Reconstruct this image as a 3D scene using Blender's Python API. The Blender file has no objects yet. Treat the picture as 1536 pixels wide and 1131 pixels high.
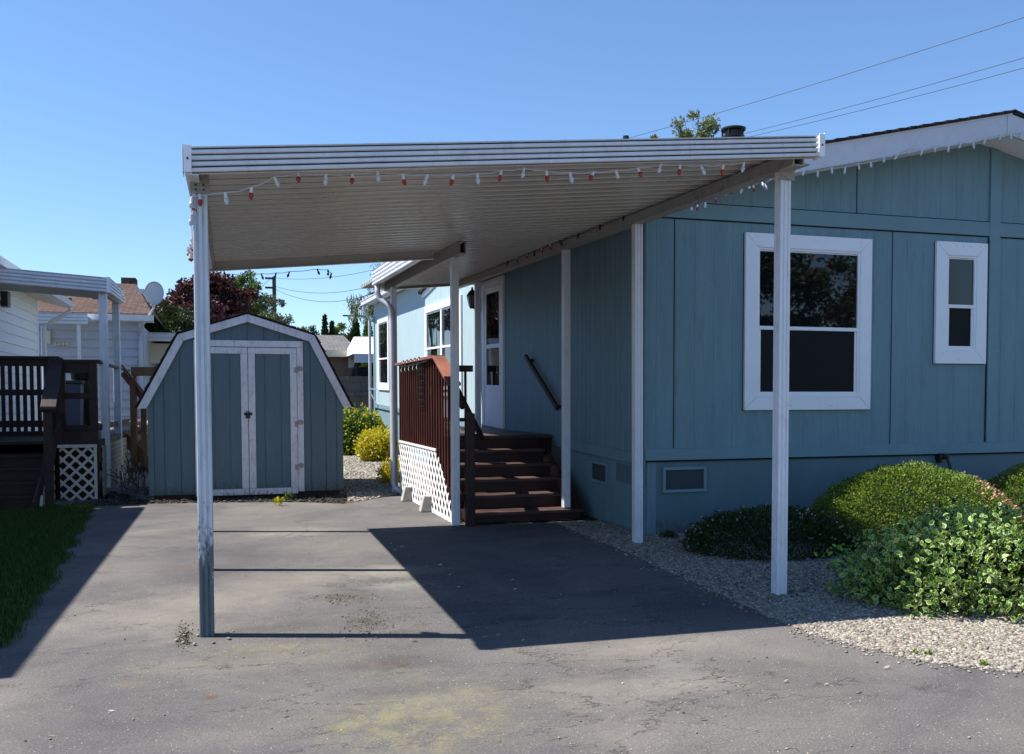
import bpy, math, random
SKY, SUN, EXPO = .10, 5.0, .92
import numpy as np
from mathutils import Vector, Matrix
rnd = random.Random(7)
RNG = np.random.default_rng(11)
scene = bpy.context.scene
col = scene.collection
# ------------------------------------------------------------------ camera
F, PY0, YAW, PITCH, ROLL, CH = 1400.26, 657.7, .29454, -.04187, -.0028, 1.3
cy, sy, cp, sp = math.cos(YAW), math.sin(YAW), math.cos(PITCH), math.sin(PITCH)
fwd = Vector((sy*cp, cy*cp, sp)); right = Vector((cy, -sy, 0)); up = right.cross(fwd)
cr, sr = math.cos(ROLL), math.sin(ROLL)
RV = right*cr + up*sr; UV = up*cr - right*sr
CAM = Vector((0, 0, CH))
cam = bpy.data.cameras.new('camera'); cam.sensor_width = 36; cam.lens = F/1536*36
cam.shift_y = (PY0-565.5)/1536; cam.clip_start = .05; cam.clip_end = 2000
co = bpy.data.objects.new('camera', cam); col.objects.link(co)
M4 = Matrix((RV, UV, -fwd)).transposed().to_4x4(); M4.translation = CAM
co.matrix_world = M4; scene.camera = co

def ray(x, y): return RV*((x-768)/F) - UV*((y-PY0)/F) + fwd
def PG(x, y, z=0.0):
    d = ray(x, y); return CAM + d*((z-CH)/d.z)
def PX(x, y, X):
    d = ray(x, y); return CAM + d*(X/d.x)
def PY(x, y, Y):
    d = ray(x, y); return CAM + d*(Y/d.y)

# ------------------------------------------------------------------ object helpers
def tag(o, label=None, cat=None, group=None, kind=None):
    if label: o['label'] = label
    if cat: o['category'] = cat
    if group: o['group'] = group
    if kind: o['kind'] = kind
    return o
def empty(name, loc, label, cat, group=None):
    o = bpy.data.objects.new(name, None); o.empty_display_size = .2
    o.location = loc; col.objects.link(o); o['org'] = tuple(loc)
    return tag(o, label, cat, group)
def link_mesh(name, me, m, parent=None, org=None):
    o = bpy.data.objects.new(name, me); col.objects.link(o)
    if m: me.materials.append(m)
    if parent is not None:
        o.parent = parent; o['org'] = tuple(parent['org']); org = parent['org']
    else:
        o['org'] = tuple(org) if org else (0, 0, 0)
        if org: o.location = org
    return o
def K(y): return .025*(y-8.11)
class MB:
    def __init__(s): s.v = []; s.f = []
    def add(s, vs, fs):
        n = len(s.v); s.v += [tuple(v) for v in vs]; s.f += [tuple(i+n for i in f) for f in fs]
    def box(s, x0, x1, y0, y1, z0, z1):
        if x0 > x1: x0, x1 = x1, x0
        if y0 > y1: y0, y1 = y1, y0
        if z0 > z1: z0, z1 = z1, z0
        s.add([(x0,y0,z0),(x1,y0,z0),(x1,y1,z0),(x0,y1,z0),(x0,y0,z1),(x1,y0,z1),(x1,y1,z1),(x0,y1,z1)],
              [(0,3,2,1),(4,5,6,7),(0,1,5,4),(1,2,6,5),(2,3,7,6),(3,0,4,7)])
    def bar(s, p, q, w, h, upv=(0,0,1)):           # box section w (side) x h (up) from p to q
        p, q = Vector(p), Vector(q); d = (q-p).normalized(); u = Vector(upv)
        sd = d.cross(u)
        if sd.length < 1e-4: sd = d.cross(Vector((0,1,0)))
        sd.normalize(); u = sd.cross(d)
        a, b = sd*w/2, u*h/2
        s.add([p-a-b,p+a-b,p+a+b,p-a+b,q-a-b,q+a-b,q+a+b,q-a+b],[(0,1,2,3),(7,6,5,4),(0,4,5,1),(1,5,6,2),(2,6,7,3),(3,7,4,0)])
    def prism(s, poly, d):                          # closed polygon extruded by vector d
        n = len(poly); d = Vector(d)
        s.add([Vector(p) for p in poly]+[Vector(p)+d for p in poly],
              [tuple(range(n))[::-1], tuple(range(n, 2*n))]+[(i,(i+1)%n,(i+1)%n+n,i+n) for i in range(n)])
    def tube(s, pts, r, n=8, cap=True):
        pts = [Vector(p) for p in pts]; rs = r if isinstance(r, (list, tuple)) else [r]*len(pts)
        rings = []; ref = Vector((0,0,1))
        for i, p in enumerate(pts):
            d = (pts[min(i+1,len(pts)-1)]-pts[max(i-1,0)]).normalized()
            a = d.cross(ref)
            if a.length < .1: a = d.cross(Vector((1,0,0)))
            a.normalize(); b = a.cross(d)
            rings.append([p+a*rs[i]*math.cos(2*math.pi*k/n)+b*rs[i]*math.sin(2*math.pi*k/n) for k in range(n)])
        fs = []
        for i in range(len(pts)-1):
            for k in range(n): fs.append((i*n+k, (i+1)*n+k, (i+1)*n+(k+1)%n, i*n+(k+1)%n))
        if cap: fs += [tuple(range(n)), tuple(range((len(pts)-1)*n, len(pts)*n))[::-1]]
        s.add([v for r_ in rings for v in r_], fs)
    def lathe(s, prof, c, n=16, tilt=None):         # prof: (r,z)
        vs = []
        for r, z in prof:
            for k in range(n):
                v = Vector((r*math.cos(2*math.pi*k/n), r*math.sin(2*math.pi*k/n), z))
                if tilt is not None: v = tilt @ v
                vs.append(v+Vector(c))
        fs = [(i*n+k, i*n+(k+1)%n, (i+1)*n+(k+1)%n, (i+1)*n+k) for i in range(len(prof)-1) for k in range(n)]
        fs += [tuple(range(n))[::-1], tuple(range((len(prof)-1)*n, len(prof)*n))]
        s.add(vs, fs)
    def build(s, name, m, parent=None, org=None, tilt=False, smooth=False, bev=0):
        v = s.v
        if tilt: v = [(a, b, c+K(b)*min(1, max(0, c/.6))) for a, b, c in v]
        if parent is not None: o0 = parent['org']
        elif org is not None: o0 = org
        else:
            a = np.array(v); o0 = (float(a[:,0].mean()), float(a[:,1].mean()), float(a[:,2].min()))
        v = [(a-o0[0], b-o0[1], c-o0[2]) for a, b, c in v]
        me = bpy.data.meshes.new(name); me.from_pydata(v, [], s.f); me.update()
        if smooth: me.polygons.foreach_set('use_smooth', [True]*len(me.polygons))
        ob = link_mesh(name, me, m, parent, o0)
        if bev:
            b = ob.modifiers.new('bevel', 'BEVEL'); b.width = bev; b.segments = 2; b.limit_method = 'ANGLE'; b.harden_normals = False
        return ob

# ------------------------------------------------------------------ materials
def newmat(name):
    m = bpy.data.materials.new(name); m.use_nodes = True
    nt = m.node_tree; return m, nt, nt.nodes, nt.links, nt.nodes['Principled BSDF']
def N(nt, t, **kw):
    n = nt.nodes.new(t)
    for k, v in kw.items():
        if k in n.inputs: n.inputs[k].default_value = v
        else: setattr(n, k, v)
    return n
def ramp(nt, fac, stops, interp='LINEAR'):
    r = nt.nodes.new('ShaderNodeValToRGB'); r.color_ramp.interpolation = interp
    e = r.color_ramp.elements
    while len(e) < len(stops): e.new(.5)
    for el, (p, c) in zip(e, stops):
        el.position = p; el.color = (c[0], c[1], c[2], 1) if isinstance(c, (tuple, list)) else (c, c, c, 1)
    nt.links.new(fac, r.inputs[0]); return r.outputs[0]
def mixc(nt, fac, a, b, mode='MIX'):
    m = nt.nodes.new('ShaderNodeMix'); m.data_type = 'RGBA'; m.blend_type = mode
    if isinstance(fac, (int, float)): m.inputs[0].default_value = fac
    else: nt.links.new(fac, m.inputs[0])
    for i, x in ((6, a), (7, b)):
        if isinstance(x, (tuple, list)): m.inputs[i].default_value = (x[0], x[1], x[2], 1)
        else: nt.links.new(x, m.inputs[i])
    return m.outputs[2]
def pos(nt, scale=(1,1,1)):
    g = nt.nodes.new('ShaderNodeNewGeometry'); mp = nt.nodes.new('ShaderNodeMapping'); mp.inputs['Scale'].default_value = scale
    nt.links.new(g.outputs['Position'], mp.inputs[0]); return mp.outputs[0]
def noise(nt, vec, scale, detail=4, rough=.55, dist=0):
    n = N(nt, 'ShaderNodeTexNoise', Scale=scale, Detail=detail, Roughness=rough, Distortion=dist); nt.links.new(vec, n.inputs['Vector']); return n.outputs['Fac']
def bump(nt, h, strength, dist, bsdf, chain=None):
    b = N(nt, 'ShaderNodeBump', Strength=strength, Distance=dist); nt.links.new(h, b.inputs['Height'])
    if chain: nt.links.new(chain, b.inputs['Normal'])
    nt.links.new(b.outputs[0], bsdf.inputs['Normal']); return b.outputs[0]
def mul(c, k): return tuple(min(1, x*k) for x in c)
def paint(name, c, rough=.5, var=.12, sc=(1,1,1), dirt=None, dirtamt=.35, spec=.4, fine=60, bs=.15, metallic=0, low=None):
    m, nt, nd, lk, b = newmat(name)
    p = pos(nt, sc)
    f = noise(nt, p, 2.3, 6, .65, .4)
    c1 = ramp(nt, f, [(.3, mul(c, 1-var)), (.7, mul(c, 1+var*.6))])
    if dirt:
        g = noise(nt, p, 6.5, 8, .7, .8)
        fac = ramp(nt, g, [(.5, 0), (.72, dirtamt)])
        c1 = mixc(nt, fac, c1, dirt)
    if low:                                        # grime near the ground: (z0, z1, colour)
        g = nt.nodes.new('ShaderNodeNewGeometry'); sx = nt.nodes.new('ShaderNodeSeparateXYZ'); lk.new(g.outputs['Position'], sx.inputs[0])
        mr = N(nt, 'ShaderNodeMapRange'); mr.inputs[1].default_value = low[0]; mr.inputs[2].default_value = low[1]; mr.inputs[3].default_value = .62; mr.inputs[4].default_value = 0
        lk.new(sx.outputs[2], mr.inputs[0])
        g2 = noise(nt, pos(nt, (1,1,.35)), 34, 6, .75, .6)
        ad = N(nt, 'ShaderNodeMath', operation='ADD'); lk.new(mr.outputs[0], ad.inputs[0]); lk.new(g2, ad.inputs[1])
        fac = ramp(nt, ad.outputs[0], [(.72, 0), (.86, .85)])
        c1 = mixc(nt, fac, c1, low[2])
    lk.new(c1, b.inputs['Base Color'])
    r = ramp(nt, f, [(.3, rough*.85), (.7, min(1, rough*1.2))]); lk.new(r, b.inputs['Roughness'])
    b.inputs['Specular IOR Level'].default_value = spec; b.inputs['Metallic'].default_value = metallic
    h = noise(nt, p, fine, 4, .6)
    bump(nt, h, bs, .004, b)
    return m
def plain(name, c, rough=.5, spec=.5, metallic=0):
    m, nt, nd, lk, b = newmat(name); b.inputs['Base Color'].default_value = (*c, 1); b.inputs['Roughness'].default_value = rough
    b.inputs['Specular IOR Level'].default_value = spec; b.inputs['Metallic'].default_value = metallic
    return m
def wood(name, c1, c2, grain=(18,18,1.2), rough=.6, spec=.3):
    m, nt, nd, lk, b = newmat(name)
    f = noise(nt, pos(nt, grain), 1.6, 6, .7, .5); g = noise(nt, pos(nt), 3, 3)
    a = ramp(nt, f, [(.3, c1), (.7, c2)]); k = ramp(nt, g, [(.3, .75), (.7, 1.1)])
    lk.new(mixc(nt, 1, a, k, 'MULTIPLY'), b.inputs['Base Color']); b.inputs['Roughness'].default_value = rough
    b.inputs['Specular IOR Level'].default_value = spec
    bump(nt, f, .3, .004, b); return m
BLUE = (.175, .285, .325)
M = {}
M['siding'] = paint('painted_siding', BLUE, .62, .14, (3,3,.35), mul(BLUE, .62), .5, .25, 40, .25)
M['siding_sunlit'] = paint('sunlit_tone_siding_paint', (.40, .52, .56), .62, .08, (4,4,.5), (.30,.40,.44), .3, .25, 40, .25)  # house paint lightened: sunlight on the rear wall put into the colour
M['siding_smooth'] = paint('painted_trim_board', mul(BLUE, 1.02), .6, .10, (1,1,1), mul(BLUE, .75), .3, .25)
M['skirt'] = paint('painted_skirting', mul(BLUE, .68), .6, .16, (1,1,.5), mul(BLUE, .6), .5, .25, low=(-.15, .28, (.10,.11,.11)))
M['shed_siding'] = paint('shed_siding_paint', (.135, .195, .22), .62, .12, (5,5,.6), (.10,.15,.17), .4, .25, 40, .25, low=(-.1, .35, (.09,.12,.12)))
M['white'] = paint('white_trim_paint', (.88, .90, .94), .5, .03, (1,1,1), (.6,.58,.55), .10, .4)
M['rake'] = paint('weathered_white_fascia_paint', (.62, .64, .70), .55, .05, (1,1,1), (.46,.44,.42), .3, .3)
M['old_white'] = paint('old_white_wood_paint', (.80, .79, .82), .6, .08, (3,3,1), (.36,.27,.2), .6, .3, 50, .3, low=(-.2, .25, (.2,.18,.16)))
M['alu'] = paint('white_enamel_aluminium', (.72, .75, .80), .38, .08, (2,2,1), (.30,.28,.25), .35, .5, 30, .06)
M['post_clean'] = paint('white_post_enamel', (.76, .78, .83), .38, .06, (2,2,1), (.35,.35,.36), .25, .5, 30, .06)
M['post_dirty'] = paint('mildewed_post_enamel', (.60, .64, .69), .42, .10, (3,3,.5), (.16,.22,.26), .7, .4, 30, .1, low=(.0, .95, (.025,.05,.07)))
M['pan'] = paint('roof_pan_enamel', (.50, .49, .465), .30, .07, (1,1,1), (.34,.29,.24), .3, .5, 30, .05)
M['fascia_left'] = M['alu']
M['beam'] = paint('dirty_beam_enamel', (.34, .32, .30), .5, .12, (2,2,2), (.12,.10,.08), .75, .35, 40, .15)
M['gutter'] = paint('gutter_enamel', (.62, .63, .66), .35, .06, (1,1,1), (.3,.28,.26), .3, .5)
M['glass'] = None
m, nt, nd, lk, b = newmat('dark_window_glass'); b.inputs['Base Color'].default_value = (.006,.007,.008,1); b.inputs['Roughness'].default_value = .015
b.inputs['Specular IOR Level'].default_value = .6
bump(nt, noise(nt, pos(nt), .9, 1), .06, .08, b); M['glass'] = m
m, nt, nd, lk, b = newmat('insect_screen'); b.inputs['Base Color'].default_value = (.008,.009,.012,1); b.inputs['Roughness'].default_value = .5; b.inputs['Specular IOR Level'].default_value = .15; M['screen'] = m
M['obscure'] = paint('frosted_pane', (.045,.060,.052), .12, .2, (1,1,1), None, 0, .5)
M['redwood'] = wood('red_stained_wood', (.055,.014,.010), (.115,.03,.018), rough=.55)
M['redcap'] = wood('pale_red_cap_board', (.19,.07,.048), (.27,.105,.075), (3,3,3), .6)  # cap boards get a paler red than the balusters
M['darkwood'] = wood('dark_stained_wood', (.022,.009,.008), (.045,.017,.013), (2,16,16), .5)
M['tread'] = wood('worn_tread_wood', (.045,.022,.019), (.13,.08,.07), (2,16,16), .5)
M['nbr_dark'] = wood('neighbour_brown_wood', (.022,.011,.010), (.042,.022,.018), (3,3,3), .55)
M['nbr_brown'] = wood('tan_brown_wood', (.12,.065,.03), (.22,.12,.06), (3,3,3), .6)
M['seam'] = paint('grimy_pan_seam', (.085,.08,.07), .6, .4, (2,6,2), (.3,.28,.25), .8, .3)
M['groove'] = paint('shade_toned_fascia_groove', (.16,.18,.21), .6, .5, (1.2,4,4), (.5,.52,.55), .7, .3)  # recess shade put into the colour of the groove faces
M['lattice'] = paint('white_vinyl_lattice', (.76, .76, .76), .5, .05, (1,1,1), (.45,.42,.38), .3)
M['lattice_dim'] = paint('weathered_vinyl_lattice', (.60, .56, .50), .5, .1, (1,1,1), (.3,.26,.2), .5)
M['iron'] = plain('black_iron', (.01,.01,.011), .4)
M['black'] = plain('black_plastic', (.012,.012,.014), .35)
M['rubber'] = plain('dark_joint', (.015,.025,.032), .9, .1)
M['rust'] = paint('rusty_hinge_metal', (.42,.36,.34), .55, .2, (6,6,6), (.20,.07,.03), .9, .3)
M['brass'] = plain('dull_brass', (.35,.25,.12), .35, .5, .8)
M['concrete'] = paint('pale_concrete', (.42,.40,.36), .85, .15, (3,3,3), (.2,.18,.14), .5, .2, 60, .5)
M['dish'] = paint('dish_grey_paint', (.55,.53,.52), .4, .04)
M['tan'] = paint('tan_wall_paint', (.26,.19,.14), .7, .12)
M['siding_white'] = paint('white_vinyl_siding', (.84,.85,.87), .5, .04, (1,1,1), (.5,.5,.5), .2)
M['siding_grey'] = paint('grey_blue_vinyl_siding', (.42,.47,.55), .5, .06, (1,1,1), (.3,.32,.36), .3)
M['soffit'] = paint('cream_soffit_paint', (.62,.58,.47), .6, .06)
M['fabric_white'] = plain('white_canopy_fabric', (.82,.82,.82), .8, .2)
M['bulb_red'] = plain('red_bulb_glass', (.33,.012,.012), .18, .6)
M['bulb_clear'] = plain('frosted_bulb_glass', (.55,.60,.66), .15, .6)
M['bulb_dark'] = plain('smoked_bulb_glass', (.02,.025,.03), .2, .6)
M['socket'] = plain('white_lamp_socket', (.68,.68,.70), .45)
M['socket_dark'] = plain('black_lamp_socket', (.02,.02,.02), .45)
M['wire_white'] = plain('white_cord', (.5,.5,.52), .5)
M['cable'] = plain('black_cable', (.012,.014,.02), .5)
M['pole'] = wood('weathered_pole_wood', (.05,.055,.06), (.09,.09,.095), (3,3,.5), .8)
M['bark'] = wood('tree_bark', (.05,.035,.025), (.11,.08,.06), (10,10,2), .9)
M['fencewood'] = wood('grey_weathered_fence_wood', (.13,.12,.11), (.25,.235,.22), (10,10,1), .85)
M['carbody'] = plain('black_car_paint', (.008,.008,.01), .15, .6)
M['teal'] = plain('teal_hose_rubber', (.03,.32,.30), .4)
M['binblue'] = paint('blue_grey_bin_plastic', (.09,.115,.16), .5, .1)

def shingle(name, ca, cb, sc=1.0):
    m, nt, nd, lk, b = newmat(name)
    g = nt.nodes.new('ShaderNodeTexCoord')
    br = N(nt, 'ShaderNodeTexBrick', Scale=1.0); br.inputs['Color1'].default_value = (*ca, 1); br.inputs['Color2'].default_value = (*cb, 1)
    br.inputs['Mortar'].default_value = (*mul(ca, .55), 1); br.inputs['Brick Width'].default_value = .3*sc; br.inputs['Row Height'].default_value = .14*sc
    br.inputs['Mortar Size'].default_value = .012; br.inputs['Bias'].default_value = 0
    lk.new(pos(nt), br.inputs['Vector'])
    n = noise(nt, pos(nt), 9, 5, .7); k = ramp(nt, n, [(.3, .65), (.7, 1.25)])
    lk.new(mixc(nt, 1, br.outputs['Color'], k, 'MULTIPLY'), b.inputs['Base Color']); b.inputs['Roughness'].default_value = .9; b.inputs['Specular IOR Level'].default_value = .15
    bump(nt, noise(nt, pos(nt), 120, 2), .5, .004, b); return m
M['shingle_dark'] = shingle('dark_asphalt_shingle', (.045,.04,.04), (.07,.06,.058))
M['shingle_brown'] = shingle('brown_asphalt_shingle', (.085,.055,.045), (.125,.08,.066), .8)
M['shingle_grey'] = shingle('grey_asphalt_shingle', (.13,.125,.125), (.19,.18,.175))

def leafmat(name, cols, trans=.35, rough=.45, spec=.35):
    m, nt, nd, lk, b = newmat(name)
    g = nt.nodes.new('ShaderNodeNewGeometry')
    c = ramp(nt, g.outputs['Random Per Island'], [(i/(len(cols)-1), k) for i, k in enumerate(cols)])
    lk.new(c, b.inputs['Base Color']); b.inputs['Roughness'].default_value = rough; b.inputs['Specular IOR Level'].default_value = spec
    t = N(nt, 'ShaderNodeBsdfTranslucent'); lk.new(mixc(nt, 1, c, (1.0,1.0,.6), 'MULTIPLY'), t.inputs[0])
    mx = N(nt, 'ShaderNodeMixShader'); mx.inputs[0].default_value = trans
    lk.new(b.outputs[0], mx.inputs[1]); lk.new(t.outputs[0], mx.inputs[2]); lk.new(mx.outputs[0], nd['Material Output'].inputs['Surface'])
    return m
M['leaf_azalea'] = leafmat('shade_toned_inner_leaves', [(.015,.03,.008),(.03,.06,.012),(.05,.085,.018),(.02,.04,.01)], .25)
M['leaf_mound'] = leafmat('mounded_shrub_leaves', [(.08,.14,.015),(.16,.25,.03),(.26,.34,.05),(.11,.18,.03),(.04,.06,.01)], .3)
M['flower_pink'] = leafmat('faded_pink_petals', [(.45,.18,.20),(.5,.28,.2),(.35,.22,.12)], .2)
M['flower_white'] = leafmat('small_white_petals', [(.55,.5,.5),(.4,.3,.3)], .2)
M['leaf_var'] = leafmat('variegated_green_leaf_blades', [(.035,.12,.012),(.09,.22,.025),(.17,.31,.04),(.27,.40,.08)], .3)
M['leaf_cream'] = leafmat('cream_edged_leaf_blades', [(.38,.52,.16),(.62,.70,.34),(.48,.60,.22),(.74,.78,.48)], .3)
M['leaf_purple'] = leafmat('purple_plum_leaves', [(.035,.010,.014),(.07,.02,.024),(.12,.04,.04),(.02,.008,.01),(.16,.08,.08)], .25)
M['leaf_green'] = leafmat('bright_green_leaves', [(.03,.08,.015),(.07,.15,.03),(.12,.21,.04)], .3)
M['leaf_olive'] = leafmat('olive_tree_leaves', [(.05,.075,.03),(.10,.13,.05),(.17,.20,.09),(.07,.09,.04)], .3)
M['leaf_dark'] = leafmat('dark_conifer_foliage', [(.012,.03,.008),(.03,.055,.012),(.06,.09,.02)], .15)
M['leaf_yellow'] = leafmat('golden_foliage', [(.45,.38,.02),(.62,.52,.03),(.30,.30,.03),(.72,.62,.06)], .3)
M['leaf_willow'] = leafmat('pale_willow_leaves', [(.10,.13,.06),(.16,.19,.09),(.22,.25,.13)], .35)
M['grass'] = leafmat('lawn_grass_blades', [(.014,.045,.007),(.03,.085,.011),(.05,.12,.018),(.09,.11,.03)], .25)

# asphalt
def asphalt():
    m, nt, nd, lk, b = newmat('weathered_asphalt')
    p = pos(nt)
    big = noise(nt, p, .7, 5, .6, .8); mid = noise(nt, pos(nt, (.8,1.3,1)), 2.6, 8, .75, .5); fine = noise(nt, p, 95, 5, .95)
    c = ramp(nt, big, [(.32, (.085,.081,.085)), (.55, (.125,.117,.112)), (.72, (.155,.142,.128))])
    c = mixc(nt, 1, c, ramp(nt, mid, [(.28, .80), (.5, 1.0), (.75, 1.12)]), 'MULTIPLY')
    c = mixc(nt, 1, c, ramp(nt, fine, [(.30, .38), (.5, 1.0), (.70, 1.75)]), 'MULTIPLY')
    # pale aggregate specks
    v = N(nt, 'ShaderNodeTexVoronoi', Scale=75.0, Randomness=1.0); lk.new(p, v.inputs['Vector'])
    sp_ = ramp(nt, v.outputs['Distance'], [(.10, .8), (.22, 0)])
    sel = ramp(nt, v.outputs['Color'], [(.80, 0), (.88, 1)])
    c = mixc(nt, mixc(nt, 1, sp_, sel, 'MULTIPLY'), c, (.30,.29,.27))
    g = nt.nodes.new('ShaderNodeNewGeometry')
    def blob(x, y, rx, ry, colr, amt, nsc=4.0, k=.55, rot=0):
        nonlocal c
        mp = nt.nodes.new('ShaderNodeMapping'); mp.vector_type = 'TEXTURE'; mp.inputs['Location'].default_value = (x, y, 0); mp.inputs['Scale'].default_value = (rx, ry, 1); mp.inputs['Rotation'].default_value = (0,0,rot)
        lk.new(g.outputs['Position'], mp.inputs[0])
        ln = N(nt, 'ShaderNodeVectorMath', operation='LENGTH'); lk.new(mp.outputs[0], ln.inputs[0])
        nz = noise(nt, p, nsc, 7, .75, .8)
        s = N(nt, 'ShaderNodeMath', operation='MULTIPLY_ADD'); lk.new(nz, s.inputs[0]); s.inputs[1].default_value = k*4; lk.new(ln.outputs['Value'], s.inputs[2])
        fac = ramp(nt, s.outputs[0], [(0.0, amt), (.999, 0)])
        # rescale: value (len + 4k*noise) in about 2k..; normalise
        mr = N(nt, 'ShaderNodeMapRange'); mr.inputs[1].default_value = k*2-.3; mr.inputs[2].default_value = k*2+1.0; mr.inputs[3].default_value = amt; mr.inputs[4].default_value = 0
        lk.new(s.outputs[0], mr.inputs[0])
        fo = mr.outputs[0]
        if colr[0] > colr[2]*2.2:                       # pollen lies in broken patches
            fo = mixc(nt, 1, fo, ramp(nt, noise(nt, p, 7.5, 8, .8, .6), [(.42, .08), (.60, 1.0)]), 'MULTIPLY')
        c = mixc(nt, fo, c, colr)
    Y_ = (.34,.30,.11); D_ = (.03,.028,.03); L_ = (.32,.285,.23); BR = (.10,.05,.02)
    def at(px, py): q = PG(px, py); return q.x, q.y
    for (px, py, rx, ry, cc, amt, ns, k) in [
        (600,1095,.35,.30,Y_,0.36,9,.8),(660,1045,.30,.2,Y_,0.28,10,.8),(480,985,.6,.2,Y_,0.22,8,.8),(560,1075,.3,.14,Y_,0.24,11,.8),(395,975,.35,.09,Y_,.4,6,.4),(590,1010,.25,.12,Y_,0.20,10,.8),
        (690,1100,.35,.2,Y_,0.20,10,.8),(460,745,.9,.2,Y_,0.32,10,.8),(620,765,.6,.3,Y_,0.18,9,.8),(760,1060,.4,.25,Y_,0.14,10,.8),
        (575,998,.25,.10,(.07,.045,.035),.6,6,.5),(600,1040,.3,.10,D_,.40,6,.5),(640,1085,.25,.07,D_,.3,6,.5),(450,1010,.3,.08,D_,.25,6,.5),(548,935,.15,.14,(.05,.042,.022),.85,16,.6),(600,952,.2,.05,(.06,.05,.03),.8,16,.6),(515,898,.22,.08,(.07,.055,.035),.7,14,.6),
        (400,945,.6,.14,D_,.5,5,.4),(280,865,.4,.2,D_,.4,6,.5),(275,855,.18,.12,(.12,.08,.06),.45,8,.5),(300,800,.6,.25,D_,.35,6,.5),(430,800,.5,.3,L_,.5,5,.5),
        (590,858,.45,.2,L_,.75,5,.4),(600,880,.3,.12,(.3,.29,.26),.5,8,.5),(470,870,.6,.3,L_,.35,4,.5),(240,930,.7,.5,L_,.35,4,.5),(330,900,.5,.3,L_,.3,5,.5),
        (317,1049,.045,.03,BR,1.0,14,.2),(268,1057,.022,.014,BR,.8,14,.2),(190,1030,.09,.05,(.22,.15,.09),.55,9,.4),(330,1000,.5,.12,(.20,.18,.13),.4,6,.5),(775,930,.35,.06,(.035,.035,.04),.7,5,.4),
        (905,893,.28,.08,(.035,.035,.04),.6,6,.4),(900,1040,.35,.22,L_,.4,4,.5),(1000,970,.5,.1,L_,.35,5,.5),(940,1100,.3,.25,L_,.25,4,.5),(1180,1010,.5,.25,D_,.18,3,.5),(170,1090,.35,.12,D_,.3,6,.5),
        (1030,1030,.3,.12,L_,.4,4,.5),(1010,1000,.15,.3,(.26,.25,.23),.3,6,.4)]:
        x, y = at(px, py); blob(x, y, rx*1.15, ry*1.6, cc, amt, ns, k)
    # cracks
    cr_ = None
    for sc_, dist, th, amt, seed in ((1.15, .55, .007, .9, 3.0), (3.2, .35, .008, .7, 9.0)):
        mp = nt.nodes.new('ShaderNodeMapping'); mp.inputs['Location'].default_value = (seed, seed*1.7, 0); mp.inputs['Scale'].default_value = (.55, 1.1, 0); lk.new(g.outputs['Position'], mp.inputs[0])
        nz = N(nt, 'ShaderNodeTexNoise', Scale=3.5, Detail=5.0, Roughness=.65); lk.new(mp.outputs[0], nz.inputs['Vector'])
        sc2 = N(nt, 'ShaderNodeVectorMath', operation='MULTIPLY_ADD'); lk.new(nz.outputs['Color'], sc2.inputs[0]); sc2.inputs[1].default_value = (dist,)*3; lk.new(mp.outputs[0], sc2.inputs[2])
        vv = N(nt, 'ShaderNodeTexVoronoi', Scale=sc_, feature='DISTANCE_TO_EDGE'); lk.new(sc2.outputs[0], vv.inputs['Vector'])
        line = ramp(nt, vv.outputs['Distance'], [(0.0, 1), (th, 0)])
        msk = ramp(nt, noise(nt, p, .8, 4, .6), [(.42, 0), (.52, amt)])
        k = mixc(nt, 1, line, msk, 'MULTIPLY'); cr_ = k if cr_ is None else mixc(nt, 1, cr_, k, 'ADD')
    c = mixc(nt, cr_, c, (.035,.032,.03))
    lk.new(c, b.inputs['Base Color']); b.inputs['Roughness'].default_value = .88; b.inputs['Specular IOR Level'].default_value = .2
    n1 = bump(nt, fine, .55, .006, b)
    bump(nt, cr_, -.8, .01, b, n1)
    return m
M['asphalt'] = asphalt()
def soil(name, a, bcol, sc=40):
    m, nt, nd, lk, b = newmat(name)
    v = N(nt, 'ShaderNodeTexVoronoi', Scale=float(sc)); lk.new(pos(nt), v.inputs['Vector'])
    c = ramp(nt, v.outputs['Color'], [(.2, a), (.8, bcol)])
    c = mixc(nt, 1, c, ramp(nt, v.outputs['Distance'], [(.3, 1.0), (.7, .35)]), 'MULTIPLY')
    lk.new(c, b.inputs['Base Color']); b.inputs['Roughness'].default_value = .95; b.inputs['Specular IOR Level'].default_value = .1
    bump(nt, v.outputs['Distance'], -1.0, .02, b); return m
M['gravelbase'] = soil('gravel_bed_ground', (.10,.095,.09), (.24,.22,.20), 38)
M['gravelback'] = soil('rear_gravel_ground', (.17,.145,.12), (.40,.35,.30), 22)
M['ground'] = soil('bare_soil_ground', (.07,.06,.045), (.13,.11,.08), 12)
M['lawn'] = soil('lawn_soil', (.02,.035,.01), (.04,.07,.015), 60)
def stonemat():
    m, nt, nd, lk, b = newmat('mixed_pebble_stone')
    g = nt.nodes.new('ShaderNodeNewGeometry')
    c = ramp(nt, g.outputs['Random Per Island'], [(0,(.10,.095,.085)),(.25,(.23,.21,.18)),(.45,(.36,.32,.265)),(.6,(.15,.14,.125)),(.75,(.29,.22,.155)),(.88,(.48,.44,.375)),(1,(.06,.06,.06))])
    c = mixc(nt, 1, c, ramp(nt, noise(nt, pos(nt), 60, 3), [(.3,.8),(.7,1.15)]), 'MULTIPLY')
    lk.new(c, b.inputs['Base Color']); b.inputs['Roughness'].default_value = .75; b.inputs['Specular IOR Level'].default_value = .3
    return m
M['stone'] = stonemat()
M['dark_stone'] = soil('shaded_rubble', (.05,.045,.04), (.11,.10,.09), 9)  # stone darkened: the shed's shade is put into its colour

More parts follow.
